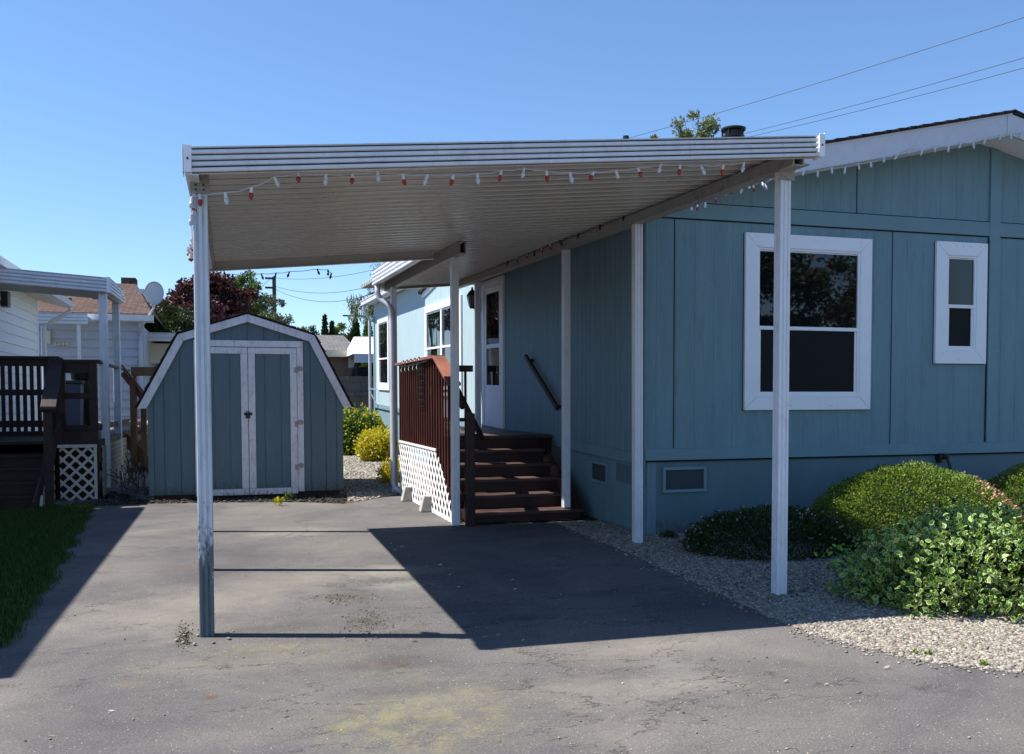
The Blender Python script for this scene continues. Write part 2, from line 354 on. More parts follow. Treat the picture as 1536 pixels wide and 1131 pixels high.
# ------------------------------------------------------------------ world and sun
SUNV = Vector((-.58, .19, 1)).normalized()
elev = math.asin(SUNV.z); az = math.atan2(SUNV.x, SUNV.y)
w = bpy.data.worlds.new('World'); scene.world = w; w.use_nodes = True
wn = w.node_tree; sky = wn.nodes.new('ShaderNodeTexSky'); sky.sky_type = 'NISHITA'; sky.sun_disc = False
sky.sun_elevation = elev; sky.sun_rotation = az; sky.air_density = 1.0; sky.dust_density = 0.0; sky.ozone_density = 8.0
bg = wn.nodes['Background']; bg.inputs[1].default_value = SKY; wn.links.new(sky.outputs[0], bg.inputs[0])
sd = bpy.data.lights.new('sun', 'SUN'); sd.energy = SUN; sd.angle = math.radians(.5); sd.color = (1, .955, .88)
so = bpy.data.objects.new('sun', sd); col.objects.link(so); so.rotation_euler = SUNV.to_track_quat('Z', 'Y').to_euler(); so.location = (-10, 5, 20)
scene.view_settings.view_transform = 'Standard'; scene.view_settings.look = 'None'; scene.view_settings.exposure = EXPO; scene.view_settings.gamma = 1
# ------------------------------------------------------------------ foliage helpers
def fast_mesh(name, V, Fc, nper):
    me = bpy.data.meshes.new(name); nv, nf = len(V), len(Fc)
    me.vertices.add(nv); me.vertices.foreach_set('co', np.asarray(V, dtype=np.float32).ravel())
    me.loops.add(nf*nper); me.loops.foreach_set('vertex_index', np.asarray(Fc, dtype=np.int32).ravel())
    me.polygons.add(nf); me.polygons.foreach_set('loop_start', np.arange(0, nf*nper, nper, dtype=np.int32))
    try: me.polygons.foreach_set('loop_total', np.full(nf, nper, dtype=np.int32))
    except Exception: pass
    me.update(calc_edges=True); me.validate(); return me
def unit(a): return a/np.maximum(1e-6, np.linalg.norm(a, axis=1, keepdims=True))
def leaves(name, m, parent, P, length, width, outdir=None, bias=.6, droop=0, fold=.25):
    n = len(P); d = unit(RNG.normal(size=(n, 3)))
    if outdir is not None: d = unit(d*(1-bias)+outdir*bias)
    d[:, 2] -= droop; d = unit(d)
    s = unit(np.cross(d, RNG.normal(size=(n, 3)))); u = np.cross(s, d)
    L = (length*(.65+.7*RNG.random(n)))[:, None]; W = L*width/length
    P = P-np.array(parent['org']) if parent is not None else P
    a = P; t = P+d*L; l = P+d*L*.5+s*W*.5+u*W*fold; r = P+d*L*.5-s*W*.5+u*W*fold
    V = np.stack([a, r, t, l], 1).reshape(-1, 3); i = np.arange(n)*4
    Fc = np.stack([np.stack([i, i+1, i+2], 1), np.stack([i, i+2, i+3], 1)], 1).reshape(-1, 3)
    me = fast_mesh(name, V, Fc, 3)
    return link_mesh(name, me, m, parent)
def broad_leaves(name, m_in, m_edge, parent, P, length, width, outdir, bias=.6, fold=.2):
    n = len(P); d = unit(unit(RNG.normal(size=(n, 3)))*(1-bias)+outdir*bias)
    s = unit(np.cross(d, RNG.normal(size=(n, 3)))); u = np.cross(s, d); u *= np.sign(u[:, 2:3]+1e-6)
    L = (length*(.6+.75*RNG.random(n)))[:, None]; W = L*width/length; P = P-np.array(parent['org'])
    o = [(0,0),(.28,.42),(.62,.5),(1,0),(.62,-.5),(.28,-.42)]; i_ = [(.1,0),(.32,.31),(.61,.37),(.88,0),(.61,-.37),(.32,-.31)]
    V = np.stack([P+d*L*a+s*W*b+u*W*fold*(abs(b)*2-(.6*a*a)) for a, b in o+i_], 1).reshape(-1, 3)
    F4 = []; k = np.arange(n)*12
    for a in range(6): F4.append(np.stack([k+a, k+(a+1)%6, k+6+(a+1)%6, k+6+a], 1))
    F4.append(np.stack([k+6, k+7, k+8, k+9], 1)); F4.append(np.stack([k+6, k+9, k+10, k+11], 1))
    Fc = np.stack(F4, 1).reshape(-1, 4); me = fast_mesh(name, V, Fc, 4)
    ob = link_mesh(name, me, m_in, parent); me.materials.append(m_edge)
    idx = np.tile(np.array([1]*6+[0]*2, dtype=np.int32), n)
    if len(me.polygons) == len(idx): me.polygons.foreach_set('material_index', idx)
    return ob
def ellip(c, r, n, shell=.55, zmin=None):
    d = unit(RNG.normal(size=(n, 3))); rad = (shell+(1-shell)*RNG.random(n))[:, None]
    P = np.array(c)+d*rad*np.array(r)
    if zmin is not None: k = P[:, 2] > zmin; P, d = P[k], d[k]
    return P, d
def lumpy(c, r, n, amp=.12, fq=2.2, shell=.75, zmin=.02, seed=0, power=1.0):
    d = unit(RNG.normal(size=(n, 3))); ph = np.random.default_rng(seed).uniform(0, 6.28, 9)
    k = 1+amp*(np.sin(d[:,0]*fq*2+ph[0])*np.sin(d[:,1]*fq*2+ph[1])+.6*np.sin(d[:,0]*fq*5+ph[2]+d[:,2]*4)*np.sin(d[:,1]*fq*5+ph[3])+.4*np.sin(d[:,2]*fq*9+ph[4]+d[:,0]*fq*9))
    rad = (shell+(1-shell)*RNG.random(n)**power)*k
    P = np.array(c)+d*rad[:, None]*np.array(r); q = P[:, 2] > zmin
    return P[q], d[q]
def tree(name, label, cat, base, height, crown, m, n=4000, leaf=.12, lw=.06, trunk_r=.12, group=None, bias=.3, droop=0, fold=.25, nclus=60, cs=.35):
    t = empty(name, base, label, cat, group); b = Vector(base)
    mb = MB(); top = b+Vector((0, 0, height)); mid = b+Vector((rnd.uniform(-.1,.1)*height*.3, 0, height*.5))
    mb.tube([b, mid, top], [trunk_r, trunk_r*.7, trunk_r*.25], 8)
    allP = []; allD = []; vol = sum(r[0]*r[1]*r[2] for c, r in crown)
    for c, r in crown:
        share = r[0]*r[1]*r[2]/vol; nc = max(4, int(nclus*share))
        C_, D_ = ellip(c, r, nc, .45)
        nn = max(4, int(n*share/nc))
        for q, dd in zip(C_, D_):
            rr = min(r)*cs*rnd.uniform(.6, 1.3)
            P, D = ellip(q, (rr, rr, rr*.8), nn, .2); allP.append(P); allD.append(D*.5+dd*.5)
        for q in C_[:max(3, nc//4)]:
            st = b.lerp(top, rnd.uniform(.45, .95)); q = Vector(q); md = st.lerp(q, .5)+Vector((0, 0, -.04*height))
            mb.tube([st, md, q], [trunk_r*.35, trunk_r*.2, trunk_r*.07], 5)
    mb.build('trunk', M['bark'], t)
    leaves('crown', m, t, np.concatenate(allP), leaf, lw, unit(np.concatenate(allD)), bias, droop, fold)
    return t

# ------------------------------------------------------------------ ground
def sheet(name, pts, z, m, kind='structure'):
    mb = MB(); mb.add([(x, y, z) for x, y in pts], [tuple(range(len(pts)))])
    o = mb.build(name, m, None, (0, 0, 0)); o['kind'] = kind; return o
sheet('ground', [(-500,-500),(500,-500),(500,700),(-500,700)], -.004, M['ground'])
edge = [(3.239,9.089),(3.234,7.9),(3.15,6.6),(3.09,5.4),(3.04,4.55),(3.07,4.25),(3.16,3.98),(3.28,3.72),(3.56,3.45),(4.2,3.1),(5.5,2.75),(9.5,2.6)]
def wig(P, a=.012, k=6):
    o = []
    for (x0, y0), (x1, y1) in zip(P, P[1:]):
        for i in range(k):
            t = i/k; o.append((x0+(x1-x0)*t+rnd.uniform(-a, a), y0+(y1-y0)*t+rnd.uniform(-a, a)))
    return o+[P[-1]]
redge = wig(edge)
ledge = wig([(-9,4.9),(-3,5.0),(-1.6,5.1),(-1.16,5.42),(-1.22,6.6),(-1.29,7.7),(-1.38,9.2),(-1.5,10.8),(-1.62,12.35)], .02)
back = wig([(-1.62,12.35),(-1.0,12.42),(-.2,12.3),(.6,12.1),(1.1,11.85),(1.36,11.65),(1.7,12.0),(2.25,12.55)], .02, 8)
sheet('driveway', ledge+back[1:]+[(2.3,12.55),(2.3,9.25),(3.6,9.2)]+redge+[(9.5,-25),(-25,-25),(-25,4.9)], .010, M['asphalt'])
sheet('gravel_bed_base', redge+[(12,2.6),(12,8.2),(3.8,8.2),(3.8,9.3),(3.55,9.3)], .002, M['gravelbase'])
sheet('lawn_base', [(-9,4.9)]+ledge+[(-4,12.35),(-9,12.35)], .004, M['lawn'])
sheet('soil_strip', back+[(1.5,12.95),(-1.9,12.95),(-1.9,12.4)], .007, M['ground'])
sheet('rear_gravel_base', back+[(2.25,12.9),(3.79,12.9),(3.79,30),(-3.2,30),(-3.2,12.4)], .003, M['gravelback'])

def in_poly(P, poly):
    x, y = P[:, 0], P[:, 1]; r = np.zeros(len(P), bool); q = poly[-1]
    for p in poly:
        with np.errstate(divide='ignore', invalid='ignore'):
            c = ((p[1] > y) != (q[1] > y)) & (x < (q[0]-p[0])*(y-p[1])/((q[1]-p[1]) or 1e-9)+p[0])
        r ^= c; q = p
    return r
ico_v = None
def stones(name, label, pts, rad, m, zs=.55, z0=.006):
    import bmesh
    bm = bmesh.new(); bmesh.ops.create_icosphere(bm, subdivisions=1, radius=1)
    bv = np.array([v.co[:] for v in bm.verts]); bf = np.array([[v.index for v in f.verts] for f in bm.faces]); bm.free()
    n = len(pts); a = RNG.random(n)*6.28; sx = rad*(.6+.8*RNG.random(n)); syy = sx*(.55+.5*RNG.random(n)); sz = sx*zs*(.6+.6*RNG.random(n))
    V = np.repeat(bv[None], n, 0)*(1+.16*RNG.normal(size=(n, len(bv), 1)))
    V = V*np.stack([sx, syy, sz], 1)[:, None, :]
    tl = RNG.normal(size=n)*.3
    y2 = V[:,:,1]*np.cos(tl)[:,None]-V[:,:,2]*np.sin(tl)[:,None]; z2 = V[:,:,1]*np.sin(tl)[:,None]+V[:,:,2]*np.cos(tl)[:,None]
    x3 = V[:,:,0]*np.cos(a)[:,None]-y2*np.sin(a)[:,None]; y3 = V[:,:,0]*np.sin(a)[:,None]+y2*np.cos(a)[:,None]
    V = np.stack([x3+pts[:,0][:,None], y3+pts[:,1][:,None], z2+(z0+sz*.45*RNG.uniform(.3,1.6,n))[:,None]], 2).reshape(-1, 3)
    Fc = (bf[None]+(np.arange(n)*len(bv))[:, None, None]).reshape(-1, 3)
    me = fast_mesh(name, V, Fc, 3); me.polygons.foreach_set('use_smooth', [True]*len(me.polygons))
    o = link_mesh(name, me, m); return tag(o, label, 'gravel', kind='stuff')
def scatter(poly, n, bb):
    P = np.stack([RNG.uniform(bb[0], bb[1], n), RNG.uniform(bb[2], bb[3], n)], 1); return P[in_poly(P, poly)]
bedp = redge+[(9.5,8.08),(3.78,8.08),(3.78,9.25),(3.3,9.25)]
Pn = scatter(bedp, 125000, (3.0, 6.4, 2.7, 5.2)); Pf = scatter(bedp, 75000, (3.0, 6.6, 5.2, 9.2))
stones('pebble_gravel', 'loose grey and tan pebbles in the bed along the blue house', np.concatenate([Pn, Pf]), .0112, M['stone'])
rearp = [(1.42,11.75),(1.75,12.1),(2.2,12.6),(2.25,13.0),(3.75,14.6),(3.75,22.5),(1.2,22.5),(1.55,13.0)]
stones('crushed_stone', 'crushed tan stone on the sunlit path behind the barn shed', scatter(rearp, 30000, (1.2, 3.8, 11.6, 22.5)), .022, M['stone'])
sp2 = [(-1.7,12.36),(-1.0,12.44),(-.2,12.32),(.6,12.12),(1.1,11.87),(1.36,11.67),(1.6,12.9),(1.4,12.84),(-1.0,12.8),(-1.7,14.5)]
stones('edge_rubble', 'dark rubble along the driveway end before the barn shed', scatter(sp2, 5000, (-1.8, 1.6, 11.6, 14.5)), .02, M['dark_stone'])
# lawn
lp = [(x-.02, y) for x, y in ledge]+[(-3.6,12.35),(-9,12.35)]
gp = scatter(lp, 90000, (-3.4, -1.1, 5.05, 12.35))
eg = []
for (xa, ya), (xb, yb) in zip(ledge[12:], ledge[13:]):
    for _ in range(75):
        t = rnd.random(); eg.append((xa+(xb-xa)*t+abs(rnd.gauss(0, .035))*(1 if math.sin(ya*7+t*3)+math.sin(ya*17) > -.6 else .2), ya+(yb-ya)*t))
gp = np.concatenate([gp, np.array(eg)])
gp3 = np.concatenate([gp, np.full((len(gp), 1), .008)], 1)
o = leaves('lawn_grass', M['grass'], None, gp3, .05, .006, np.tile([[0, 0, 1.0]], (len(gp3), 1)), .72, 0, .1); tag(o, 'shaded green lawn grass beside the driveway', 'grass', kind='stuff')
# litter & weeds on the driveway / gravel
for i, (px, py, lab) in enumerate([(1372,984,'small yellow green weed in the gravel edge, left one of the close pair'),(1477,1002,'small yellow green weed in the gravel nearest the right picture edge'),(1393,986,'tiny pale weed in the gravel edge, right one of the close pair')]):
    q = PG(px, py)
    e = empty('weed', q, lab, 'weed'); P, D = ellip((q.x, q.y, .012), (.024,.02,.014), 34, .1)
    leaves('leaf_tuft', M['leaf_mound'], e, P, .026, .008, np.tile([[0,0,1.0]], (len(P),1)), .5)
for i, (px, py, lab, c) in enumerate([(418,760,'small weed with yellow tips at the driveway end before the shed doors','weed'),(433,752,'single green weed sprout beside the shed door sill','weed')]):
    q = PG(px, py); e = empty('weed', q, lab, c); P, D = ellip((q.x, q.y, .05), (.07,.04,.05), 70, .1)
    leaves('leaf_tuft', M['leaf_yellow'] if i == 0 else M['leaf_green'], e, P, .05, .02, np.tile([[0,0,1.0]], (len(P),1)), .6)
db = []
for _ in range(220):
    q = PG(rnd.gauss(274, 7), rnd.gauss(957, 9), .012); db.append((q.x, q.y, .014))
for _ in range(260):
    q = PG(rnd.gauss(553, 22), rnd.gauss(937, 12), .012); db.append((q.x, q.y, .014))
for _ in range(140):
    q = PG(rnd.gauss(520, 28), rnd.gauss(899, 5), .012); db.append((q.x, q.y, .014))
o = leaves('leaf_debris', leafmat('brown_leaf_debris', [(.10,.06,.03),(.05,.035,.02),(.16,.13,.05),(.08,.08,.03)], .1), None, np.array(db), .016, .006, np.tile([[1.0,.2,.15]], (len(db),1)), .5, 0, .1); tag(o, 'small brown leaf debris gathered in hollows of the driveway', 'leaf litter', kind='stuff')
pp = []
for px, py in [(278,950),(272,962),(290,955),(283,965),(340,960),(352,948),(327,965),(300,968),(268,955),(336,952)]:
    q = PG(px, py, .01); pp.append((q.x+rnd.uniform(-.03,.03), q.y))
stones('loose_stones', 'few loose stones around the foot of the left front carport post', np.array(pp), .014, M['stone'], z0=.014)
st = []
for (xa, ya), (xb, yb) in zip(redge, redge[1:]):
    for _ in range(7):
        t = rnd.random(); d_ = abs(rnd.gauss(0, .07))+.005; st.append((xa+(xb-xa)*t-d_*.8, ya+(yb-ya)*t-d_*.45))
stones('stray_pebbles', 'stray pebbles spilled from the gravel bed onto the asphalt edge', np.array(st), .008, M['stone'], z0=.012)
chips = []
for _ in range(120):
    q = PG(rnd.uniform(20,1500), rnd.uniform(780,1125), .01)
    if q.x < 3.0 and q.x > -1.0: chips.append((q.x, q.y))
ag = np.stack([RNG.uniform(-3.2, 3.6, 60000), 2.55+4.6*RNG.random(60000)**1.6], 1)
ag = ag[in_poly(ag, ledge+[(2.3,12.5)]+redge+[(9.5,-25),(-25,-25),(-25,4.9)])]; ag = ag[np.abs(ag[:,0]-ag[:,1]*.30) < ag[:,1]*.62+.3][:26000]
stones('asphalt_aggregate', 'small pale and dark stone grains set in the worn asphalt surface', ag, .0030, M['stone'], .5, .0085)
stones('scattered_grit', 'scattered pale grit lying on the asphalt driveway', np.array(chips), .005, M['stone'], z0=.012)
lm = []
for _ in range(40):
    q = PG(rnd.uniform(60,1450), rnd.uniform(800,1125), .016)
    if q.x < 3.0 and q.x > -1.1: lm.append((q.x, q.y, .016))
for (px, py) in [(570,800),(585,815),(600,820),(612,834),(637,850),(660,853),(672,862),(686,880),(705,921),(716,931),(742,954),(657,847),(590,825)]:  # pale bits added here to draw sunlight leaking through the roof
    q = PG(px, py, .016); lm.append((q.x, q.y, .016))
o = leaves('leaves_and_light_flecks', leafmat('dry_leaf_and_light_fleck', [(.45,.40,.33),(.3,.22,.14),(.5,.48,.42)], .1), None, np.array(lm), .035, .012, np.tile([[1.0,.2,.05]], (len(lm),1)), .8, 0, .1); tag(o, 'dry leaf bits on the asphalt and pale flecks drawn as light leaks', 'leaf litter', kind='stuff')

# ------------------------------------------------------------------ the blue house
H = empty('manufactured_home', (3.79, 8.11, 0), 'long blue manufactured home with white trimmed windows on the right', 'house')
RX, RZ, SL = 7.64, 3.97, .216                       # ridge (underside) and slope
def rake(x): return RZ-SL*abs(x-RX)
def grooved(mb, axis, a0, a1, c, zb, zt, per, gw=.009, gd=.007, out=-1):
    xs = [a0]; k = a0+per*.5
    while k < a1-.02:
        xs += [(k-gw/2, 0), (k-gw/2+.002, 1), (k+gw/2-.002, 1), (k+gw/2, 0)]; k += per
    xs = [(a0, 0)]+xs[1:]+[(a1, 0)]
    vs = []
    for x, g in xs:
        cc = c-out*gd*g
        for z in (zb, zt(x) if callable(zt) else zt):
            vs.append((x, cc, z) if axis == 'x' else (cc, x, z))
    mb.add(vs, [(2*i, 2*i+2, 2*i+3, 2*i+1) for i in range(len(xs)-1)])
fw = MB(); grooved(fw, 'x', 3.79, 11.49, 8.11, .74, lambda x: rake(x)+.03, .203, .0055, .0028)
fw.box(3.80, 11.48, 8.13, 8.2, 0, 3.0)
fw.build('front_wall', M['siding'], H, tilt=True)
sw = MB(); grooved(sw, 'y', 8.11, 14.03, 3.79, .70, 3.10, .135, out=-1); 
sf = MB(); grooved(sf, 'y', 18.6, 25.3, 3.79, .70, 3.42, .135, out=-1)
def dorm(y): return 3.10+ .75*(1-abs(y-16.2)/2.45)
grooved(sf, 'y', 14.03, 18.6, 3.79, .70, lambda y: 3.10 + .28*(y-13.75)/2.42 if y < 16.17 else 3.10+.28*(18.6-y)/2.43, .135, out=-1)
sw.box(3.81, 3.9, 8.12, 25.3, 0, 3.05); sw.box(3.8, 11.4, 25.24, 25.3, 0, 3.3)
sw.build('side_wall', M['siding'], H, tilt=True)
sf.build('side_wall', M['siding_sunlit'], H, tilt=True)['label'] = 'pale blue wall beyond the door, sunlight put into its colour'
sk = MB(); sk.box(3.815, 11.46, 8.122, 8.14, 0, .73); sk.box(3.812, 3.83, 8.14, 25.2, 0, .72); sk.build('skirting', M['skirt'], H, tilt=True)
tb = MB()
tb.box(3.775, 11.5, 8.088, 8.108, .715, .825)        # lower band, front
tb.box(3.79, 11.5, 8.092, 8.108, 3.02, 3.165)        # upper band, front
tb.prism([(7.766,8.086,.826),(7.9,8.086,.826),(7.9,8.086,rake(7.9)),(7.766,8.086,rake(7.766))], (0,.02,0))
tb.box(3.772, 3.788, 8.11, 25.25, .665, .775)        # lower band, side
tb.box(3.772, 3.788, 8.09, 8.17, .776, 3.0)
tb.box(3.765, 3.79, 25.1, 25.3, 0, 3.1)
tb.build('trim_board', M['siding_smooth'], H, tilt=True, bev=.003)
jt = MB()
for x in (4.079, 6.55): jt.box(x-.004, x+.004, 8.106, 8.11, .826, 3.018)
for x in (6.11,): jt.box(x-.004, x+.004, 8.106, 8.11, 3.167, rake(x)-.0)
jt.box(3.79, 11.5, 8.10, 8.114, .698, .713); jt.box(3.79, 11.5, 8.1, 8.109, 3.008, 3.018); jt.box(7.902, 7.91, 8.1, 8.109, .83, 3.9); jt.box(7.755, 7.764, 8.1, 8.109, .83, 3.0)
jt.box(3.79, 11.5, 8.104, 8.109, 3.168, 3.174)
jt.build('joint_shadow_gap', M['rubber'], H, tilt=True)
# roof
def slab(mb, x0, x1, y0, y1, th, lift=0):
    mb.prism([(x0, y0, rake(x0)+lift), (x1, y0, rake(x1)+lift), (x1, y0, rake(x1)+lift+th), (x0, y0, rake(x0)+lift+th)], (0, y1-y0, 0))
EX = 3.26
rf = MB()
for x0, y0, y1, up in ((EX, 7.745, 13.75, 0), (3.80, 13.75, 18.55, 0), (3.60, 18.55, 25.7, .30)):
    slab(rf, x0, RX, y0, y1, .2-(.06 if up else 0), .012+up)
rf.prism([(RX, 7.745, RZ+.012), (2*RX-EX, 7.745, rake(EX)+.012), (2*RX-EX, 7.745, rake(EX)+.212), (RX, 7.745, RZ+.212)], (0, 17.95, 0))
R_ = rf.build('roof', M['white'], H, tilt=True)
sh = MB()
for x0, y0, y1, up in ((EX-.03, 7.68, 13.75, 0), (3.80, 13.75, 18.55, 0), (3.57, 18.53, 25.75, .24)): slab(sh, x0, RX, y0, y1, .022, .222+up)
sh.prism([(RX, 7.68, RZ+.222), (2*RX-EX, 7.68, rake(EX)+.222), (2*RX-EX, 7.68, rake(EX)+.244), (RX, 7.68, RZ+.244)], (0, 18.05, 0))
k = 3.3
while k < RX:                                         # shingle butts showing along the rake
    sh.prism([(k, 7.665, rake(k)+.240), (k+.13, 7.665, rake(k+.13)+.240), (k+.13, 7.665, rake(k+.13)+.246), (k, 7.665, rake(k)+.256)], (0, .5, 0)); k += .14
sh.build('roof_shingles', M['shingle_dark'], R_, tilt=True)
fb = MB()
fb.prism([(EX-.02, 7.70, rake(EX-.02)), (RX-.06, 7.70, rake(RX-.06)), (RX-.06, 7.70, rake(RX-.06)+.212), (EX-.02, 7.70, rake(EX-.02)+.212)], (0, .04, 0))
fb.prism([(RX-.055, 7.698, rake(RX-.055)), (RX, 7.698, RZ), (2*RX-EX, 7.698, rake(EX)), (2*RX-EX, 7.698, rake(EX)+.212), (RX, 7.698, RZ+.212), (RX-.055, 7.698, rake(RX-.055)+.212)], (0, .04, 0))
fb.build('rake_fascia', M['rake'], R_, tilt=True, bev=.003)
g2 = MB(); g2.prism([(EX, 7.69, rake(EX)+.205), (RX, 7.69, RZ+.205), (RX, 7.69, RZ+.222), (EX, 7.69, rake(EX)+.222)], (0, .03, 0)); g2.build('drip_edge', M['rake'], R_, tilt=True)
for y0, y1, ex, e in ((7.8, 13.7, EX, rake(EX)), (18.56, 25.7, 3.60, rake(3.60)+.30)):
    gm = MB(); g_ = .10
    gm.box(ex-g_, ex, y0, y1, e+.02, e+.03); gm.box(ex-g_-.008, ex-g_+.004, y0, y1, e+.02, e+.14); gm.box(ex-g_-.02, ex-g_+.004, y0, y1, e+.125, e+.145); gm.box(ex-g_, ex, y0, y0+.01, e+.02, e+.14); gm.box(ex-g_, ex, y1-.01, y1, e+.02, e+.14)
    gm.build('gutter', M['gutter'], R_, tilt=True)
dn = MB(); z5 = rake(3.60)+.33+K(25.5)
dn.tube([(3.55,25.5,z5),(3.55,25.5,z5-.12),(3.70,25.5,z5-.4),(3.70,25.5,.1)], .04, 8); dn.build('downspout', M['gutter'], H)
dg = MB()                                             # low cross gable over the deck windows
dg.bar((3.77,13.75,3.13+K(13.75)),(3.77,16.17,3.44+K(16.17)),.03,.10); dg.bar((3.77,16.17,3.44+K(16.17)),(3.77,18.6,3.13+K(18.6)),.03,.10)
dg.build('cross_gable_trim', M['white'], H)
d2 = MB(); zz = lambda y, a: a+K(y)
d2.prism([(3.70,13.6,zz(13.6,3.16)),(3.70,16.17,zz(16.17,3.50)),(3.70,18.7,zz(18.7,3.16)),(3.70,18.7,zz(18.7,3.22)),(3.70,16.17,zz(16.17,3.56)),(3.70,13.6,zz(13.6,3.22))], (3.0,0,0))
d2.build('cross_gable_roof', M['shingle_dark'], R_)

def window(parent, axis, a0, a1, z0, z1, c, tw=.10, bar=None, twb=None, open_lower=True, glass='glass', mull=()):
    """axis 'x': front wall (faces -Y); 'y': side wall (faces -X). a0..a1,z0..z1 outside of casing"""
    def bx(mb, p0, p1, q0, q1, d0, d1):              # d = distance out of the wall
        if axis == 'x': mb.box(p0, p1, c-d1, c-d0, q0, q1)
        else: mb.box(c-d1, c-d0, p0, p1, q0, q1)
    tl = axis == 'x' or True
    fr = MB(); b = twb or tw
    # mitred casing boards
    def quad(pts):
        if axis == 'x': fr.prism([(p, c-.034, q) for p, q in pts], (0, .036, 0))
        else: fr.prism([(c-.034, p, q) for p, q in pts], (.036, 0, 0))
    e = .0012
    quad([(a0,z0),(a1,z0),(a1-tw-e,z0+b-e),(a0+tw+e,z0+b-e)]); quad([(a0,z1),(a0+tw+e,z1-b+e),(a1-tw-e,z1-b+e),(a1,z1)])
    quad([(a0,z0+2*e),(a0+tw,z0+b+e),(a0+tw,z1-b-e),(a0,z1-2*e)]); quad([(a1,z0+2*e),(a1,z1-2*e),(a1-tw,z1-b-e),(a1-tw,z0+b+e)])
    wobj = fr.build('window', M['white'], parent, tilt=tl, bev=.0025)
    i0, i1, j0, j1 = a0+tw, a1-tw, z0+b, z1-b
    s = MB(); f = .028
    bx(s, i0, i0+f, j0, j1, .0, .026); bx(s, i1-f, i1, j0, j1, .0, .026); bx(s, i0+f, i1-f, j0, j0+f, .0, .026); bx(s, i0+f, i1-f, j1-f, j1, .0, .026)
    bx(s, i0+f, i1-f, bar-.018, bar+.018, 0, .03)
    g = .022                                          # lower sash frame set back
    bx(s, i0+f, i0+f+g, j0+f, bar-.018, 0, .014); bx(s, i1-f-g, i1-f, j0+f, bar-.018, 0, .014); bx(s, i0+f+g, i1-f-g, j0+f, j0+f+g, 0, .014)
    for mm in mull: bx(s, mm-.05, mm+.05, j0+f, j1-f, 0, .036)
    bx(s, i0+.004, i1-.004, j1-.006, j1+.012, .0, .042); bx(s, i0+f, i1-f, j1-f-.014, j1-f-.004, 0, .022)
    s.build('sash', M['white'], wobj, tilt=tl, bev=.002)
    p1 = MB(); bx(p1, i0+f, i1-f, bar+.018, j1-f, 0, .008); p1.build('pane', M[glass], wobj, tilt=tl)
    p2 = MB(); bx(p2, i0+f+g, i1-f-g, j0+f+g, bar-.018, 0, .004); p2.build('pane', M['screen' if glass != 'glass' or axis == 'x' else 'glass'], wobj, tilt=tl)
    gp_ = MB(); lw = .006
    for q0, q1, r0, r1 in ((a0-lw, a1+lw, z0-lw, z0), (a0-lw, a0, z0, z1), (a1, a1+lw, z0, z1)):
        bx(gp_, q0, q1, r0, r1, 0, .004)
    gp_.build('caulk_gap', M['rubber'], wobj, tilt=tl)
    if axis == 'x':
        for _ in range(6):
            nl = MB(); a = rnd.uniform(a0+.02, a1-.02); zq = rnd.choice([z0+.04, z1-.04]); nl.lathe([(.004, 0), (.004, .0015)], (a, c-.0345, zq), 6, Matrix.Rotation(math.pi/2, 3, 'X'))
            nl.build('nail_head', M['black'], wobj, tilt=tl)
    return wobj
window(H, 'x', 4.826, 6.28, 1.188, 2.915, 8.108, .135, 1.996, .13)
window(H, 'x', 7.074, 7.729, 1.664, 2.935, 8.108, .135, 2.265, .135, glass='obscure')
Kt = K
window(H, 'y', 22.78, 24.5, 1.54-.38, 3.0, 3.788, .13, 1.95)
window(H, 'y', 15.35, 18.35, 1.15, 2.88, 3.788, .12, 2.05, mull=(16.85,))
# skirting vents
def vent(x0, x1, z0, z1, axis='x', c=8.122):
    v = MB(); t = .028
    def bx(p0, p1, q0, q1, d):
        if axis == 'x': v.box(p0, p1, c-d, c, q0, q1)
        else: v.box(c-d, c, p0, p1, q0, q1)
    bx(x0, x1, z0, z0+t, .025); bx(x0, x1, z1-t, z1, .025); bx(x0, x0+t, z0+t, z1-t, .025); bx(x1-t, x1, z0+t, z1-t, .025)
    vo = v.build('skirting_vent', M['siding_smooth'], H, tilt=True, bev=.002)
    q = MB(); (q.box(x0+t, x1-t, c-.006, c, z0+t, z1-t) if axis == 'x' else q.box(c-.006, c, x0+t, x1-t, z0+t, z1-t)); q.build('vent_mesh', plain('grey_vent_mesh', (.05,.065,.075), .7, .2), vo, tilt=True)
vent(3.966, 4.43, .401, .646); vent(9.07, 9.54, .38, .60, 'y', 3.812)
lv = MB()
for i in range(6): lv.box(3.806, 3.812, 8.50, 8.85, .46+i*.027, .46+i*.027+.016)
lv.box(3.809, 3.8125, 8.48, 8.87, .445, .63)
lv.build('louvre_vent', M['skirt'], H, tilt=True)
# door
D = MB(); dz0, dz1 = .76, 2.95
D.box(3.755, 3.79, 12.83, 12.95, dz0, dz1); D.box(3.755, 3.79, 13.86, 13.98, dz0, dz1); D.box(3.755, 3.79, 12.95, 13.86, dz1-.10, dz1)
dr = D.build('door', M['white'], H, tilt=True, bev=.003)
d_ = MB(); d_.box(3.765, 3.785, 12.955, 13.855, dz0, dz0+.62); d_.box(3.765, 3.785, 12.955, 13.05, dz0+.62, dz1-.105); d_.box(3.765, 3.785, 13.76, 13.855, dz0+.62, dz1-.105)
d_.box(3.765, 3.785, 13.05, 13.76, dz1-.2, dz1-.105); d_.box(3.763, 3.785, 13.05, 13.76, 1.93, 1.99); d_.build('storm_door_frame', M['white'], dr, tilt=True, bev=.003)
for z0, z1 in ((1.38, 1.93), (1.99, dz1-.2)):
    p = MB(); p.box(3.775, 3.783, 13.05, 13.76, z0, z1); p.build('door_pane', M['glass'], dr, tilt=True)
h = MB(); h.tube([(3.765,13.0,1.68),(3.72,13.0,1.68),(3.72,13.0,1.82),(3.765,13.0,1.82)], .009, 6); h.build('door_handle', M['brass'], dr)
